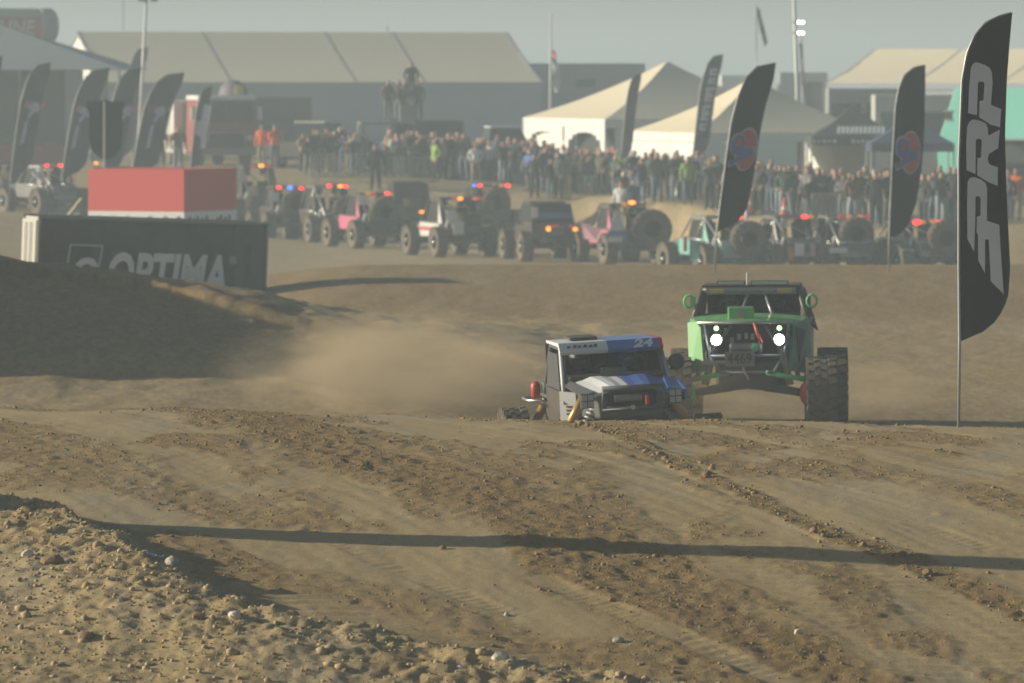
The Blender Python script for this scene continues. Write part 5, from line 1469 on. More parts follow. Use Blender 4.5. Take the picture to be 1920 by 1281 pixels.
# front bumper
MB().tube([(-0.38, 1.52, 0.98), (0.38, 1.52, 0.98), (0.40, 1.50, 0.72), (-0.40, 1.50, 0.72)], 0.034, 8, closed=True).build('bumper', UGREY, utv, True)
for x in (-0.3, 0.3): MB().tube([(x, 1.3, 0.72), (x, 1.5, 0.74)], 0.028, 7).build('bumper_mount', M_GREY, utv, True)
MB().lathe([(0.045, -0.17), (0.045, 0.17)], 12, 'x', (0.05, 1.42, 0.84)).build('winch', M_GREY, utv)
MB().box((-0.16, 1.56, 0.82), (0.035, 0.04, 0.11)).build('tow_hook', M_RED, utv)
MB().lathe([(0.025, -0.02), (0.03, 0.02)], 12, 'y', (0.02, 1.54, 0.74)).build('tow_ring', M_SIL, utv)
# suspension
for sx in (1, -1):
    MB().tube([(sx * 0.46, 0.95, 1.0), (sx * 0.74, 1.12, 0.60)], [0.062, 0.062], 10).build('shock', UGOLD, utv, True)
    sp = []
    for i in range(70):
        a = i * 0.75; u = i / 69
        p0, p1 = Vector((sx * 0.36, 1.12, 0.86)), Vector((sx * 0.64, 1.15, 0.48))
        ax = (p1 - p0).normalized(); e1 = ax.cross(Vector((0, 1, 0))).normalized(); e2 = ax.cross(e1)
        sp.append(p0 + (p1 - p0) * u + (e1 * math.cos(a) + e2 * math.sin(a)) * 0.062)
    MB().tube(sp, 0.012, 5).build('coil_spring', M_WHT if sx > 0 else M_GREY, utv, True)
    MB().tube([(sx * 0.36, 1.12, 0.90), (sx * 0.66, 1.15, 0.45)], 0.035, 8).build('damper', M_GREY, utv, True)
    for z in (0.40, 0.56): 
        for yy in (0.85, 1.3): MB().tube([(sx * 0.3, yy, z + 0.06), (sx * 0.78, 1.1, z)], 0.025, 6).build('control_arm', M_BLK, utv, True)
    MB().tube([(sx * 0.50, -0.75, 1.15), (sx * 0.74, -1.05, 0.55)], 0.055, 10).build('rear_shock', UGOLD, utv, True)
    MB().tube([(sx * 0.4, -0.4, 0.5), (sx * 0.78, -1.1, 0.45)], 0.04, 6).build('trailing_arm', M_GREY, utv, True)
# cage
b = MB(); zr_ = 1.66
for sx in (-1, 1):
    b.tube([(sx * 0.66, 0.62, 1.02), (sx * 0.60, 0.22, zr_), (sx * 0.60, -0.50, zr_), (sx * 0.66, -0.75, 1.0), (sx * 0.5, -1.2, 0.8)], 0.028, 7)
    b.tube([(sx * 0.60, -0.50, zr_), (sx * 0.5, -1.25, 1.2)], 0.026, 7)
    b.tube([(sx * 0.66, 0.60, 1.02), (sx * 0.66, -1.0, 1.02)], 0.026, 7)
for y, z, w in ((0.22, zr_, 0.6), (-0.5, zr_, 0.6), (-0.75, 1.0, 0.66), (0.62, 1.04, 0.66)): b.tube([(-w, y, z), (w, y, z)], 0.028, 7)
b.tube([(-0.6, -0.5, zr_), (0.66, -0.75, 1.0)], 0.022, 7)
b.build('roll_cage', UGREY, utv, True)
for sx in (1, -1): MB().tube([(sx * 0.695, 0.66, 1.03), (sx * 0.635, 0.25, zr_)], 0.022, 8).build('windscreen_pillar', UWHITE if sx > 0 else M_SIL, utv, True)
# roof: visor in white and blue, number, lamp
def visor(x0, x1, m, nm):
    b = MB(); b.loft([[(x0, 0.30, 1.60), (x0, 0.34, 1.64), (x0, 0.24, 1.745), (x0, -0.52, 1.73), (x0, -0.52, 1.70), (x0, 0.2, 1.70)], [(x1, 0.30, 1.60), (x1, 0.34, 1.64), (x1, 0.24, 1.745), (x1, -0.52, 1.73), (x1, -0.52, 1.70), (x1, 0.2, 1.70)]])
    return b.build(nm, m, utv)
visor(0.045, 0.655, UWHITE, 'roof'); visor(-0.60, 0.043, UBLUE, 'roof'); visor(-0.655, -0.602, M_RED, 'roof_end')
vis_o, vis_y = Vector((0, 0.30, 1.69)), Vector((0, -0.62, 0.78))
def on_visor(x): return frame_matrix(Vector((x, 0.30, 1.692)), (-1, 0, 0), vis_y)
text_obj('number', '24', 0.155, M_WHT, utv, shear=0.2, bold=0.006, sx=1.5, matrix=on_visor(-0.40))
for i, x in enumerate([0.54, 0.46, 0.40, 0.33, 0.26, 0.20]):   # worn print
    MB().box((x, 0.302, 1.692), (0.045, 0.012, 0.045 + 0.02 * (i % 2)), (R(-38), 0, 0)).build('print', M_BLKM, utv)
MB().box((0.28, -0.2, 1.765), (0.36, 0.4, 0.04)).build('roof_scoop', M_BLKM, utv, bevel=0.02)
# doors, nets, panel with small print
for sx in (1, -1):
    MB().plate([(sx * 0.70, 0.60, 0.46), (sx * 0.72, 0.60, 0.98), (sx * 0.71, -0.30, 0.98), (sx * 0.69, -0.30, 0.46)], 0.025).build('door', M_BLK if sx > 0 else UBLUE, utv)
    MB().plate([(sx * 0.69, 0.46, 1.04), (sx * 0.645, 0.12, 1.60), (sx * 0.645, -0.42 if sx > 0 else -0.7, 1.60), (sx * 0.69, -0.45 if sx > 0 else -0.75, 1.04)], 0.012).build('window_net', UNET if sx > 0 else M_INT, utv)
fp = MB().plate([(0.74, 0.62, 0.99), (0.56, 0.74, 0.97), (0.56, 0.74, 0.42), (0.74, 0.62, 0.42)], 0.02).build('number_panel', UWHITE, utv)
for k, z in enumerate((0.80, 0.755, 0.71)): MB().box((0.645, 0.70, z), (0.07, 0.012, 0.022), (0, 0, R(-33.7))).build('print', M_BLKM, fp)
# cockpit: seats, crew, dash
MB().box((0, 0.42, 1.08), (1.2, 0.22, 0.14)).build('dashboard', M_BLKM, utv, bevel=0.03)
MB().box((0.02, 0.50, 1.185), (0.32, 0.05, 0.10)).build('screen', mat('dim_screen', (0.06, 0.07, 0.075), 0.3), utv)
MB().lathe([(0.15, -0.012), (0.16, 0), (0.15, 0.012)], 20, 'y', (-0.3, 0.28, 1.20), closed=True).build('steering_wheel', M_BLK, utv)
for x in (-0.3, 0.3):
    b = MB(); b.box((x, -0.35, 1.04), (0.46, 0.5, 0.16)).box((x, -0.62, 1.32), (0.44, 0.14, 0.6), (R(-10), 0, 0)); b.build('seat', M_INT, utv, bevel=0.05)
for x, m in ((0.78, M_BLK), (-0.82, M_BLK)):
    mi = MB().lathe([(0.03, -0.10), (0.10, -0.06), (0.105, 0.0), (0.09, 0.03), (0.02, 0.035)], 18, 'y', (x * 1.0, 0.32, 1.44)).build('mirror', m, utv, True) if x < 0 else None
    if mi: MB().tube([(x, 0.3, 1.44), (-0.63, 0.28, 1.45)], 0.015, 6).build('stalk', M_BLK, mi)
ex = MB().lathe([(0.02, -0.12), (0.06, -0.10), (0.062, 0.05), (0.045, 0.085), (0.02, 0.10)], 14, 'z', (0.72, -1.0, 1.0)).build('fire_extinguisher', M_RED, utv, True)
MB().tube([(0.62, -0.6, 0.88), (0.86, -0.8, 0.88), (0.86, -1.15, 0.88), (0.5, -1.25, 0.88)], 0.02, 7).build('side_rail', M_SIL, utv, True)
for ch in utv.children:                                   # the sprung body rides high above the wheels
    nm = ch.name.split('.')[0]
    if nm in ('hood', 'nose', 'grille', 'fender', 'headlight', 'bumper', 'bumper_mount', 'winch', 'tow_hook', 'tow_ring', 'door', 'number_panel', 'dashboard', 'screen', 'steering_wheel', 'tub', 'cabin_floor', 'shock', 'coil_spring', 'damper'): ch.location.z += 0.20 + (0.09 if nm in ('nose', 'grille', 'fender', 'headlight', 'bumper', 'bumper_mount', 'winch', 'tow_hook', 'tow_ring') else 0)
    elif nm in ('side_rail', 'fire_extinguisher', 'rear_shock', 'seat'): ch.location.z += 0.08
tag(utv, 'blue and white side-by-side buggy numbered 24 climbing over the crest', 'buggy')

# ------------------------------------------------------------------ green racer
d = 87.5; s = FPX / d
tr = empty('green_rock_racer', (0, 0, 0))
yawt = 4.5
fwd = Vector((-math.sin(R(yawt)), -math.cos(R(yawt)), 0))
c = P(1403, 0, d)
org = Vector((c.x, d, 0)) - fwd * 1.3
tr.location = (org.x, org.y, ground_z(org.x, org.y) + 0.0)
tr.rotation_euler = (R(0), R(0.5), R(180 - yawt))
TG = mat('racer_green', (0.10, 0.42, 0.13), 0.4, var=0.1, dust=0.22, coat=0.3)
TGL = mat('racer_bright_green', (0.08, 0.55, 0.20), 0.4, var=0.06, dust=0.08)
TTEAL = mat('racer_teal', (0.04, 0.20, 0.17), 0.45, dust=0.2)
WT = wheel_mesh(0.5, 0.40, 0.24, 36, 22).mesh('tyre', M_RUB); RT = rim_mesh(0.24, 0.40).mesh('rim', M_GREY, True)
WTD = wheel_mesh(0.5, 0.40, 0.24, 36, 22).mesh('tyre', M_RUBD)
for x, y, z, st, me in ((0.98, 1.35, 0.5, 4, WT), (-1.0, 1.35, 0.5, 4, WTD), (0.98, -1.5, 0.5, 0, WT), (-1.08, -1.5, 0.5, 0, WT)): wheel(tr, (x, y, z), me, RT, R(st))
# belly, lower arms, axle parts
b = MB(); b.loft([[(x, 1.45, z) for x, z in ((-0.36, 0.50), (0.36, 0.50), (0.42, 0.86), (-0.42, 0.86))], [(x, -1.4, z) for x, z in ((-0.42, 0.44), (0.42, 0.44), (0.5, 0.86), (-0.5, 0.86))]]); b.build('belly_pan', M_BLKM, tr)
MB().tube([(-0.80, 1.33, 0.42), (-0.45, 1.36, 0.50), (0, 1.38, 0.55), (0.45, 1.36, 0.50), (0.80, 1.33, 0.42)], 0.055, 8).build('front_axle', M_BLK, tr, True)
for sx in (1, -1):
    MB().tube([(sx * 0.25, 1.45, 0.72), (sx * 0.80, 1.36, 0.62)], 0.036, 8).build('upper_arm', TGL, tr, True)
    MB().tube([(sx * 0.22, 1.30, 0.50), (sx * 0.82, 1.33, 0.42)], 0.042, 8).build('lower_arm', M_BLK, tr, True)
    MB().tube([(sx * 0.40, 1.28, 1.30), (sx * 0.58, 1.38, 0.55)], 0.055, 9).build('shock', M_GREY, tr, True)
    MB().tube([(sx * 0.52, 1.22, 1.36), (sx * 0.70, 1.34, 0.62)], 0.032, 8).build('bypass_tube', mat('bluish_tube', (0.12, 0.17, 0.26), 0.4, metal=0.4, dust=0.15), tr, True)
    MB().ellipsoid((sx * 0.80, 1.34, 0.52), (0.1, 0.12, 0.16), 10, 7).build('knuckle', TGL if sx > 0 else M_RED, tr, True)
# body sides
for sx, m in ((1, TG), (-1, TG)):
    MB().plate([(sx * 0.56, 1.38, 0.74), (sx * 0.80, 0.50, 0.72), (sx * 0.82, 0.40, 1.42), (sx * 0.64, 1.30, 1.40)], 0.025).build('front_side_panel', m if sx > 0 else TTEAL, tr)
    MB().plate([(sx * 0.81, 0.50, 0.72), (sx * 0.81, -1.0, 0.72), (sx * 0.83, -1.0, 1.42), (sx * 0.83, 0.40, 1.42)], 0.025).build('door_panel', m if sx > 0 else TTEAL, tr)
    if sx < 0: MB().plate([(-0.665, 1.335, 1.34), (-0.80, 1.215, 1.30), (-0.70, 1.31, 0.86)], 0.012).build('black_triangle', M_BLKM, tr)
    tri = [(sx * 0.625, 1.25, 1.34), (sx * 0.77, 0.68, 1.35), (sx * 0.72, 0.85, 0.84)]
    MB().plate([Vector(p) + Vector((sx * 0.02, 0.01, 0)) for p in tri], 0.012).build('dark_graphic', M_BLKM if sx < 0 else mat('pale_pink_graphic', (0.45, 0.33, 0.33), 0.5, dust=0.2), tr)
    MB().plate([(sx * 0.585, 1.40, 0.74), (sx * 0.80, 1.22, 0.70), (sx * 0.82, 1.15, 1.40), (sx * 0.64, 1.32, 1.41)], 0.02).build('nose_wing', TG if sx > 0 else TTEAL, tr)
# hood
vs, fs = [], []
nx, ny = 10, 6
for j in range(ny + 1):
    y = 0.32 + 1.02 * j / ny
    for i in range(nx + 1):
        u = -1 + 2 * i / nx
        wd = 0.80 - 0.13 * j / ny
        vs.append((u * wd, y, 1.49 - 0.07 * (j / ny) - 0.05 * u * u * (1 - 0.3 * j / ny)))
for j in range(ny):
    for i in range(nx): a = j * (nx + 1) + i; fs.append((a, a + 1, a + nx + 2, a + nx + 1))
me = bpy.data.meshes.new('hood'); me.from_pydata(vs, [], fs); me.materials.append(TG)
o = link_mesh('hood', me, tr); o.modifiers.new('thick', 'SOLIDIFY').thickness = 0.03
MB().tube([(-0.68, 1.35, 1.40), (0.68, 1.35, 1.40)], 0.022, 7).build('hood_lip', M_SIL, tr, True)
sc_ = MB().box((0.10, 0.95, 1.51), (0.36, 0.16, 0.19)).build('hood_scoop', TG, tr, bevel=0.02)
MB().lathe([(0.055, -0.005), (0.055, 0.005)], 16, 'y', (0.10, 1.04, 1.54)).build('emblem', mat('grey_emblem', (0.25, 0.27, 0.3), 0.5), sc_)
MB().box((0.10, 1.04, 1.455), (0.07, 0.012, 0.045)).build('badge', ORGP, sc_)
# open nose: radiator, tubes, winch
MB().box((0, 1.08, 1.10), (1.15, 0.06, 0.56)).build('radiator', M_INT, tr)
b = MB()
for pts in ([(-0.58, 1.36, 1.38), (-0.50, 1.42, 0.95), (-0.36, 1.46, 0.72)], [(0.58, 1.36, 1.38), (0.50, 1.42, 0.95), (0.36, 1.46, 0.72)], [(-0.5, 1.42, 0.95), (0.5, 1.42, 0.95)], [(-0.36, 1.46, 0.72), (0.36, 1.46, 0.72)], [(0.50, 1.42, 0.98), (0.22, 1.32, 1.36)], [(-0.50, 1.42, 0.98), (-0.24, 1.32, 1.36)]): b.tube(pts, 0.024, 7)
b.build('nose_tubes', mat('racer_blue_grey_tube', (0.10, 0.13, 0.18), 0.4, metal=0.3, dust=0.2), tr, True)
MB().lathe([(0.07, -0.22), (0.09, -0.2), (0.06, -0.15), (0.06, 0.15), (0.09, 0.2), (0.07, 0.22)], 14, 'x', (0.02, 1.36, 1.06)).build('winch', M_GREY, tr, True)
MB().ellipsoid((-0.10, 1.42, 1.06), (0.05, 0.03, 0.06), 8, 6).build('winch_clutch', TGL, tr, True)
for x, z in ((0.12, 1.2), (0.02, 1.21), (-0.06, 1.2), (0.3, 1.28), (0.22, 1.15)): MB().box((x, 1.16, z), (0.05, 0.05, 0.08)).build('hose_fitting', M_SIL, tr)
MB().tube([(-0.10, 1.40, 1.40), (-0.14, 1.44, 1.26), (-0.20, 1.44, 1.12)], 0.022, 7).build('tow_strap', M_RED, tr, True)
MB().box((0.42, 1.42, 0.86), (0.42, 0.06, 0.05)).build('cross_plate', M_SIL, tr)
for x in (0.42, -0.44):
    h1 = MB().lathe([(0.06, -0.05), (0.085, 0.0), (0.085, 0.035)], 16, 'y', (x, 1.40, 1.17)).build('headlight', M_BLK, tr)
    MB().ellipsoid((x, 1.442, 1.17), (0.066, 0.018, 0.068), 14, 8).build('lens', M_LWHT, h1, True)
    h2 = MB().lathe([(0.035, -0.05), (0.042, 0.0)], 12, 'y', (x, 1.39, 1.325)).build('marker_light', M_BLK, tr)
    MB().ellipsoid((x, 1.395, 1.325), (0.032, 0.012, 0.032), 12, 6).build('lens', M_LGRN, h2)
npl = MB().box((0.10, 1.50, 0.91), (0.40, 0.015, 0.20)).build('number_plate', mat('dusty_grey_plate', (0.22, 0.22, 0.21), 0.7, dust=0.3), tr)
text_obj('number', '4469', 0.20, M_BLKM, npl, bold=0.004, sx=0.85, matrix=frame_matrix((0.10, 1.515, 0.91), (-1, 0, 0), (0, 0, 1)))
MB().tube([(0.06, 1.5, 0.80), (-0.02, 1.5, 0.62)], 0.016, 6).build('tether', M_SIL, tr)
# cabin
b = MB(); zt = 1.89
for sx in (-1, 1):
    b.tube([(sx * 0.80, 0.34, 1.44), (sx * 0.67, 0.02, zt), (sx * 0.66, -1.05, zt), (sx * 0.78, -1.6, 1.4), (sx * 0.6, -1.9, 0.9)], 0.042, 8)
    b.tube([(sx * 0.82, 0.36, 1.43), (sx * 0.82, -1.1, 1.43)], 0.034, 8)
    b.tube([(sx * 0.66, -0.7, zt), (sx * 0.80, -0.9, 1.43)], 0.034, 8)
for y, z, w in ((0.02, zt, 0.67), (-1.05, zt, 0.66), (-1.6, 1.4, 0.78)): b.tube([(-w, y, z), (w, y, z)], 0.042, 8)
b.build('roll_cage', M_BLK, tr, True)
for x0, x1 in ((0.03, 0.17), (-0.24, -0.36)): MB().tube([(x0 if x0 > 0 else -0.19, 0.05, zt - 0.04), (x1 if x0 > 0 else -0.34, 0.36, 1.47)], 0.022, 7).build('windscreen_bar', M_SIL, tr, True)
MB().plate([(-0.68, 0.04, zt + 0.05), (0.68, 0.04, zt + 0.05), (0.67, -1.1, zt + 0.05), (-0.67, -1.1, zt + 0.05)], 0.03).build('roof', M_BLKM, tr)
vb = MB().plate([(-0.62, 0.09, zt - 0.06), (0.62, 0.09, zt - 0.06), (0.62, 0.06, zt + 0.035), (-0.62, 0.06, zt + 0.035)], 0.02).build('visor_band', mat('grey_visor', (0.14, 0.15, 0.16), 0.5, dust=0.2), tr)
for x in (0.47, -0.47): MB().box((x, 0.095, zt - 0.012), (0.20, 0.012, 0.055), (R(-16), 0, 0)).build('yellow_mark', YELP, vb)
for i in range(8): MB().box((-0.30 + 0.085 * i, 0.095, zt - 0.012), (0.055, 0.012, 0.035), (R(-16), 0, 0)).build('print', M_GREY, vb)
for x0, x1 in ((0.08, 0.47), (-0.52, 0.0)):
    lb = MB().box(((x0 + x1) / 2, -0.02, zt + 0.10), (x1 - x0, 0.08, 0.06)).build('light_bar', M_BLK, tr)
    MB().box(((x0 + x1) / 2, 0.025, zt + 0.10), (x1 - x0 - 0.03, 0.012, 0.045)).build('lens', mat('light_bar_lens', (0.5, 0.54, 0.5), 0.2, var=0.1), lb)
MB().tube([(0.06, -0.2, zt + 0.05), (0.06, -0.22, zt + 0.24)], 0.012, 6).build('antenna', M_WHT, tr)
for sx in (1, -1):
    pts = [(sx * (0.85 + 0.07 * math.cos(a)), 0.22, 1.74 + 0.085 * math.sin(a)) for a in [2 * math.pi * i / 14 for i in range(14)]]
    mr = MB().tube(pts, 0.016, 6, closed=True).build('mirror_hoop', TGL, tr, True)
    MB().box((sx * 0.80, 0.20, 1.74), (0.07, 0.05, 0.14)).build('mirror', TGL if sx > 0 else M_BLK, mr, bevel=0.015)
    MB().plate([(sx * 0.84, 0.30, 1.42), (sx * 0.90, -0.6, 1.30), (sx * 0.72, -0.7, zt), (sx * 0.70, 0.0, zt)], 0.02).build('window_net', M_INT, tr)
b = MB(); b.box((0, -1.0, 1.35), (1.3, 0.06, 0.9)); b.build('firewall', M_INT, tr)
MB().box((0, 0.15, 1.42), (1.35, 0.3, 0.12)).build('dashboard', M_BLKM, tr)
for x in (0.32, -0.32):
    b = MB(); b.box((x, -0.5, 1.25), (0.5, 0.16, 0.8), (R(-8), 0, 0)).box((x, -0.25, 0.95), (0.5, 0.5, 0.14)); b.build('seat', M_INT, tr, bevel=0.04)
wheel(tr, (0, -1.75, 1.35), WT, RT, 0, R(90), R(14))
for ch in tr.children:
    nm = ch.name.split('.')[0]
    if nm in ('hood', 'hood_lip', 'hood_scoop', 'front_side_panel', 'door_panel', 'dark_graphic', 'black_triangle', 'nose_wing', 'radiator', 'nose_tubes', 'winch', 'winch_clutch', 'hose_fitting', 'tow_strap', 'cross_plate', 'headlight', 'marker_light', 'number_plate', 'tether', 'belly_pan', 'upper_arm', 'dashboard', 'shock', 'bypass_tube', 'front_axle', 'lower_arm'): ch.location.z += 0.09
tag(tr, 'bright green rock racer with lit headlights and number plate facing the camera', 'race car')
# ------------------------------------------------------------------ people
def person_mesh(name, pose):
    """one continuous body grown over a skeleton; pose overrides joints"""
    J = {'pelvis': (0, 0, 0.97, .155, .115), 'spine': (0, 0.01, 1.15, .150, .110), 'chest': (0, 0, 1.34, .185, .125), 'neck': (0, 0, 1.50, .062, .062), 'jaw': (0, .025, 1.575, .070, .080), 'head': (0, .015, 1.665, .082, .100), 'crown': (0, 0, 1.735, .062, .075), 'nose': (0, .105, 1.625, .014, .016)}
    for n, s in (('l', -1), ('r', 1)):
        J.update({'sh' + n: (s * .20, 0, 1.42, .075, .075), 'el' + n: (s * .265, -.03, 1.14, .058, .058), 'wr' + n: (s * .255, .08, .91, .040, .042), 'ha' + n: (s * .245, .13, .82, .030, .045),
                  'hi' + n: (s * .10, 0, .90, .100, .105), 'kn' + n: (s * .115, .02, .50, .072, .075), 'an' + n: (s * .12, -.03, .10, .048, .052), 'to' + n: (s * .135, .14, .045, .046, .040)})
    for k, v in pose.items(): J[k] = (*v, *J[k][3:])
    names = list(J); ix = {n: i for i, n in enumerate(names)}
    E = [('pelvis', 'spine'), ('spine', 'chest'), ('chest', 'neck'), ('neck', 'jaw'), ('jaw', 'head'), ('head', 'crown'), ('jaw', 'nose')]
    for n in 'lr': E += [('chest', 'sh' + n), ('sh' + n, 'el' + n), ('el' + n, 'wr' + n), ('wr' + n, 'ha' + n), ('pelvis', 'hi' + n), ('hi' + n, 'kn' + n), ('kn' + n, 'an' + n), ('an' + n, 'to' + n)]
    me = bpy.data.meshes.new(name); me.from_pydata([J[n][:3] for n in names], [(ix[a], ix[b]) for a, b in E], [])
    o = bpy.data.objects.new(name, me); col.objects.link(o)
    sk = o.modifiers.new('skin', 'SKIN'); o.modifiers.new('sub', 'SUBSURF').levels = 1
    sk.use_smooth_shade = True
    for i, n in enumerate(names):
        v = me.skin_vertices[0].data[i]; v.radius = J[n][3:5]; v.use_root = (n == 'pelvis')
    dg = bpy.context.evaluated_depsgraph_get()
    out = bpy.data.meshes.new_from_object(o.evaluated_get(dg)); bpy.data.objects.remove(o)
    out.name = name
    out.materials.clear()
    for _ in range(5): out.materials.append(M_BLKM)
    hands = [Vector(J['hal'][:3]), Vector(J['har'][:3])]
    for p in out.polygons:
        c = p.center
        if min((c - h).length for h in hands) < 0.085: k = 2
        elif c.z > 1.535 and abs(c.x) < 0.14 + 0.02: k = 3 if (c.z > 1.70 or c.y < -0.005) else 2
        elif c.z > 0.93 or abs(c.x) > 0.215: k = 0
        elif c.z > 0.11: k = 1
        else: k = 4
        p.material_index = k; p.use_smooth = True
    return out
POSES = [
    {},
    {'ell': (-.27, .04, 1.16), 'wrl': (-.10, .20, 1.17), 'hal': (.0, .20, 1.18), 'elr': (.27, .04, 1.16), 'wrr': (.10, .22, 1.20), 'har': (.0, .22, 1.22)},
    {'elr': (.30, .14, 1.28), 'wrr': (.17, .26, 1.46), 'har': (.11, .27, 1.55)},
    {'knl': (-.11, .17, .52), 'anl': (-.11, .16, .11), 'tol': (-.12, .34, .06), 'knr': (.11, -.04, .50), 'anr': (.11, -.26, .14), 'tor': (.12, -.10, .05), 'wrl': (-.26, -.10, .95), 'hal': (-.25, -.13, .87), 'wrr': (.26, .16, .97), 'har': (.25, .22, .91)},
    {'ell': (-.30, -.09, 1.17), 'wrl': (-.20, .06, .99), 'hal': (-.17, .08, .92), 'elr': (.30, -.09, 1.17), 'wrr': (.20, .06, .99), 'har': (.17, .08, .92), 'anl': (-.19, -.03, .10), 'tol': (-.22, .13, .045), 'knl': (-.15, .02, .5)},
]
BODIES = [person_mesh('person', p) for p in POSES]
def cloth(n, c): return mat('cloth_' + n, c, 0.85, var=0.18, scale=9)
JK = {'black': (0.018, 0.018, 0.02), 'charcoal': (0.045, 0.047, 0.05), 'navy': (0.03, 0.04, 0.08), 'brown': (0.16, 0.09, 0.045), 'olive': (0.09, 0.09, 0.05), 'grey': (0.16, 0.165, 0.17), 'tan': (0.34, 0.24, 0.13), 'dark green': (0.04, 0.07, 0.045), 'maroon': (0.12, 0.03, 0.03), 'white': (0.6, 0.6, 0.6), 'lime': (0.22, 0.34, 0.06), 'orange': (0.75, 0.14, 0.04), 'blue': (0.06, 0.15, 0.38), 'rust': (0.34, 0.14, 0.05)}
TR = {'blue jeans': (0.10, 0.14, 0.21), 'black trousers': (0.02, 0.02, 0.022), 'grey trousers': (0.14, 0.145, 0.15), 'khaki trousers': (0.33, 0.27, 0.17), 'pale jeans': (0.24, 0.30, 0.36)}
HR = {'dark hair': (0.02, 0.015, 0.012), 'brown hair': (0.09, 0.055, 0.03), 'white cap': (0.6, 0.6, 0.58), 'black cap': (0.02, 0.02, 0.02), 'red cap': (0.4, 0.05, 0.04), 'tan cap': (0.33, 0.26, 0.16)}
M_SKIN = mat('skin', (0.45, 0.25, 0.17), 0.6, var=0.1); M_SHOE = mat('dark_shoe', (0.03, 0.028, 0.026), 0.7)
for b_ in BODIES:
    for i, m in enumerate((cloth('black', JK['black']), cloth('blue_jeans', TR['blue jeans']), M_SKIN, cloth('dark_hair', HR['dark hair']), M_SHOE)): b_.materials[i] = m
def person(x, d, jk, tr, hr, label, pose=0, rz=None, h=1.0, z=None, group='spectators in the crowd', widen=1.0):
    o = link_mesh('person', BODIES[pose])
    o.location = (x, d, ground_z(x, d) if z is None else z)
    o.rotation_euler = (0, 0, R(180 + random.uniform(-50, 50)) if rz is None else R(rz))
    o.scale = (h * widen, h * widen, h)
    for i, m in ((0, cloth(jk.replace(' ', '_'), JK[jk])), (1, cloth(tr.replace(' ', '_'), TR[tr])), (3, cloth(hr.replace(' ', '_'), HR[hr]))):
        o.material_slots[i].link = 'OBJECT'; o.material_slots[i].material = m
    tag(o, label, 'person', group)
    return o
def at_px(px, d): return (px - 960) * d / FPX

# the ones that can be told apart
def single(px, d, jk, tr, hr, label, **k): return person(at_px(px, d), d, jk, tr, hr, label, **k)
single(491, 259, 'orange', 'khaki trousers', 'brown hair', 'person in orange vest and khaki trousers beside the fire engine', pose=0, rz=170)
single(515, 258.5, 'orange', 'blue jeans', 'red cap', 'person in orange top, red cap and jeans beside the fire engine', pose=1, rz=200)
single(704, 249, 'black', 'black trousers', 'black cap', 'person all in black standing between the two steel barriers', pose=0, rz=185, h=1.03, widen=1.2)
single(731, 252.5, 'tan', 'black trousers', 'brown hair', 'person in tan jacket behind the right-hand barrier', pose=4)
single(816, 250, 'lime', 'black trousers', 'brown hair', 'person with bright lime vest at the right end of the barrier', pose=4, rz=120)
single(850, 253, 'rust', 'pale jeans', 'dark hair', 'person in rust jacket and pale jeans in the middle of the crowd', pose=0)
single(1158, 246, 'lime', 'black trousers', 'white cap', 'person in lime jacket bending beside the plain grey flag', pose=4, rz=110, widen=1.15)
single(1290, 226, 'lime', 'blue jeans', 'dark hair', 'person with lime vest in front of the right white tent', pose=0, rz=180)
single(1331, 222, 'blue', 'pale jeans', 'dark hair', 'person in blue shirt left of the leaning oval flag', pose=1, rz=160)
single(1603, 207, 'brown', 'pale jeans', 'brown hair', 'person in bulky brown jacket seen from behind by the barrier on the right', pose=4, rz=10, widen=1.25)
single(1643, 206.5, 'black', 'black trousers', 'dark hair', 'person in black with pale chest stripe next to the brown jacket', pose=0, rz=175, h=1.03, widen=1.2)
single(1210, 240, 'black', 'pale jeans', 'dark hair', 'person in black top and pale jeans right of the plain grey flag', pose=4, rz=185)
single(1247, 238, 'black', 'blue jeans', 'dark hair', 'person in black top and jeans before the right tent wall', pose=0, rz=190)
single(1265, 237.5, 'black', 'blue jeans', 'black cap', 'person in black jacket and cap before the right tent wall', pose=1, rz=170)
single(1905, 212, 'orange', 'khaki trousers', 'brown hair', 'person in orange top at the right edge behind the tall lettered flag', pose=2, rz=160)
single(1125, 249, 'black', 'grey trousers', 'white cap', 'person with white cap before the arched tent opening', pose=0, rz=175)
# standing on the red truck
tx = tp.location
for k, (px, hr, jk, up) in enumerate([(728, 'brown hair', 'brown', 0), (747, 'dark hair', 'charcoal', 0), (771, 'dark hair', 'black', 0.75), (784, 'brown hair', 'grey', 0), (760, 'tan cap', 'olive', 0)]):
    person(at_px(px, 266), 266 + 0.3 * (k % 2), jk, 'grey trousers', hr, ['person in brown jacket at the left on the red truck', 'person in charcoal jacket on the red truck, second from left', 'person raised highest above the others on the red truck', 'person in grey jacket at the right on the red truck', 'person in olive jacket in the middle on the red truck'][k], pose=[0, 1, 4, 0, 2][k], z=tx.z + 2.03 + up, group='people standing on the red truck')
MB().box((0.2, 0.1, 2.40), (0.7, 0.6, 0.72)).build('tool_chest', M_GREY, tp)

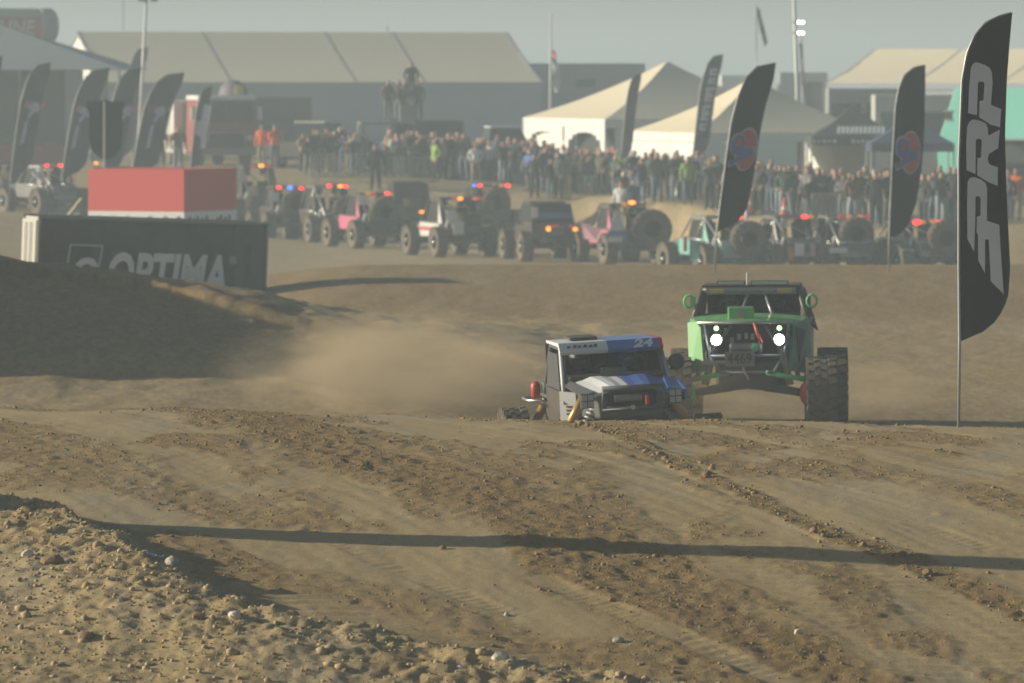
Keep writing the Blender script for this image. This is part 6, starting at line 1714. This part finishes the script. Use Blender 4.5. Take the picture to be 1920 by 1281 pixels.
zones = [(572, 690, 251.5, 254, 16, 'behind left barrier'), (722, 880, 251, 256, 34, 'right of the barriers'), (870, 1010, 250, 256, 34, 'left of white tent'), (985, 1150, 246, 253, 44, 'before arched white tent'), (1150, 1320, 232, 244, 22, 'between white tents'), (1330, 1530, 213, 224, 34, 'right of leaning oval flag'), (1510, 1670, 209, 219, 26, 'below charcoal canopy'), (1725, 1900, 207, 216, 26, 'below navy canopy'), (300, 345, 258, 260, 3, 'left of fire engine')]
jk_w = ['black'] * 9 + ['charcoal'] * 7 + ['navy'] * 5 + ['brown'] * 2 + ['olive'] + ['grey'] * 3 + ['tan', 'dark green', 'dark green', 'maroon', 'blue', 'white']
tr_w = ['blue jeans'] * 5 + ['black trousers'] * 3 + ['grey trousers'] * 2 + ['khaki trousers', 'pale jeans']
hr_w = ['dark hair'] * 4 + ['brown hair'] * 4 + ['white cap', 'black cap', 'black cap', 'tan cap', 'red cap']
used_labels = set()
for x0, x1, d0, d1, n, zn in zones:
    for i in range(n):
        dd = random.uniform(d0, d1)
        px = x0 + (x1 - x0) * (i + random.uniform(-0.6, 1.6)) / n
        for _ in range(60):
            jk, trr, hr = random.choice(jk_w), random.choice(tr_w), random.choice(hr_w)
            lb = f'spectator in {jk} jacket, {trr}, {hr}, {zn}'
            if lb not in used_labels: break
        used_labels.add(lb)
        person(at_px(px, dd), dd, jk, trr, hr, lb, pose=random.choice([0, 0, 1, 1, 2, 2, 3, 4, 4]), h=random.uniform(0.86, 1.08), widen=random.uniform(1.0, 1.2))

# crews in the two nearer cars (heads, shoulders and arms at the wheel)
def crew(parent, x, y, z, suit, helmet_m, label):
    me = person_mesh('person', {'knl': (-.12, .42, .92), 'anl': (-.12, .62, .55), 'tol': (-.12, .74, .52), 'knr': (.12, .42, .92), 'anr': (.12, .62, .55), 'tor': (.12, .74, .52), 'ell': (-.27, .16, 1.17), 'wrl': (-.15, .38, 1.24), 'hal': (-.13, .44, 1.26), 'elr': (.27, .16, 1.17), 'wrr': (.15, .38, 1.24), 'har': (.13, .44, 1.26)})
    for i, m in enumerate((suit, suit, M_BLKM, M_SKIN, M_SHOE)): me.materials[i] = m
    o = link_mesh('person', me)
    o.matrix_world = Matrix.Translation(parent.location) @ parent.rotation_euler.to_matrix().to_4x4() @ Matrix.Translation((x, y, z - 0.86))
    h = MB(); h.ellipsoid((0, 0.02, 1.655), (0.135, 0.155, 0.15), 14, 10); ho = h.build('helmet', helmet_m, o, True)
    v = MB(); v.ellipsoid((0, 0.10, 1.66), (0.105, 0.085, 0.055), 12, 8); v.build('visor', M_GLASS, ho, True)
    tag(o, label, 'person')
SB, SD = cloth('suit_blue', (0.06, 0.09, 0.2)), cloth('suit_dark', (0.03, 0.03, 0.032))
crew(utv, -0.30, -0.25, 0.72, SD, UBLUE, 'driver in dark suit and blue helmet inside the blue and white buggy')
crew(utv, 0.30, -0.25, 0.72, SD, M_BLK, 'co-driver in dark suit and black helmet inside the blue and white buggy')
crew(tr, -0.32, -0.40, 0.90, SD, M_BLK, 'driver in dark suit and black helmet inside the green racer')
crew(tr, 0.32, -0.40, 0.90, SD, M_GREY, 'co-driver in dark suit and grey helmet inside the green racer')
# ------------------------------------------------------------------ dust thrown up by the cars
def dust_cloud(loc, rad, dens, label, seed, rz=0.0):
    m = bpy.data.materials.new('airborne_dust'); m.use_nodes = True
    nt = m.node_tree; N, L = nt.nodes, nt.links
    N.remove(N['Principled BSDF'])
    pv = N.new('ShaderNodeVolumePrincipled'); pv.inputs['Color'].default_value = (0.84, 0.66, 0.42, 1); pv.inputs['Density Attribute'].default_value = ''
    pv.inputs['Anisotropy'].default_value = 0.2
    tc = N.new('ShaderNodeTexCoord')
    ln = N.new('ShaderNodeVectorMath'); ln.operation = 'LENGTH'; L.new(tc.outputs['Object'], ln.inputs[0])
    fall = N.new('ShaderNodeMapRange'); fall.interpolation_type = 'SMOOTHSTEP'; fall.inputs[1].default_value = 1.0; fall.inputs[2].default_value = 0.15
    L.new(ln.outputs['Value'], fall.inputs[0])
    nz = N.new('ShaderNodeTexNoise'); nz.inputs['Scale'].default_value = 2.2; nz.inputs['Detail'].default_value = 4
    ad = N.new('ShaderNodeVectorMath'); ad.inputs[1].default_value = (seed, seed * 2, 0); L.new(tc.outputs['Object'], ad.inputs[0]); L.new(ad.outputs[0], nz.inputs['Vector'])
    mr = N.new('ShaderNodeMapRange'); mr.inputs[1].default_value = 0.36; mr.inputs[2].default_value = 0.64; L.new(nz.outputs['Fac'], mr.inputs[0])
    m1 = N.new('ShaderNodeMath'); m1.operation = 'MULTIPLY'; L.new(fall.outputs[0], m1.inputs[0]); L.new(mr.outputs[0], m1.inputs[1])
    m2 = N.new('ShaderNodeMath'); m2.operation = 'MULTIPLY'; m2.inputs[1].default_value = dens; L.new(m1.outputs[0], m2.inputs[0])
    L.new(m2.outputs[0], pv.inputs['Density']); L.new(pv.outputs[0], N['Material Output'].inputs['Volume'])
    o = MB().ellipsoid((0, 0, 0), (1, 1, 1), 20, 12).build('dust_cloud', m)
    o.location = loc; o.scale = rad; o.rotation_euler = (0, 0, rz)
    tag(o, label, 'dust', kind='stuff')
    return o
dust_cloud(P(740, 700, 93), (2.9, 5.5, 1.05), 0.85, 'thick brown dust drifting left of the blue and white buggy', 1.3)
dust_cloud(P(1280, 715, 91), (2.4, 6.0, 0.8), 0.32, 'thin dust around the front of the green racer', 4.1)
dust_cloud(P(1640, 740, 92), (1.5, 4.0, 0.55), 0.22, 'thin dust trailing beside the rear tyres of the green racer', 7.7)
# ------------------------------------------------------------------ hazy air
HAZE_D = 0.00155
hz = MB().box((0, 2470, 5.5), (5200, 5200, 29))
m = bpy.data.materials.new('haze_air'); m.use_nodes = True
nt = m.node_tree; nt.nodes.remove(nt.nodes['Principled BSDF'])
pv = nt.nodes.new('ShaderNodeVolumePrincipled')
pv.inputs['Color'].default_value = (0.72, 0.85, 0.93, 1)
pv.inputs['Density'].default_value = HAZE_D
pv.inputs['Density Attribute'].default_value = ''
pv.inputs['Anisotropy'].default_value = 0.1
nt.links.new(pv.outputs[0], nt.nodes['Material Output'].inputs['Volume'])
o = hz.build('haze', m); tag(o, 'thin grey dusty haze filling the air over the whole site', 'haze', kind='stuff')
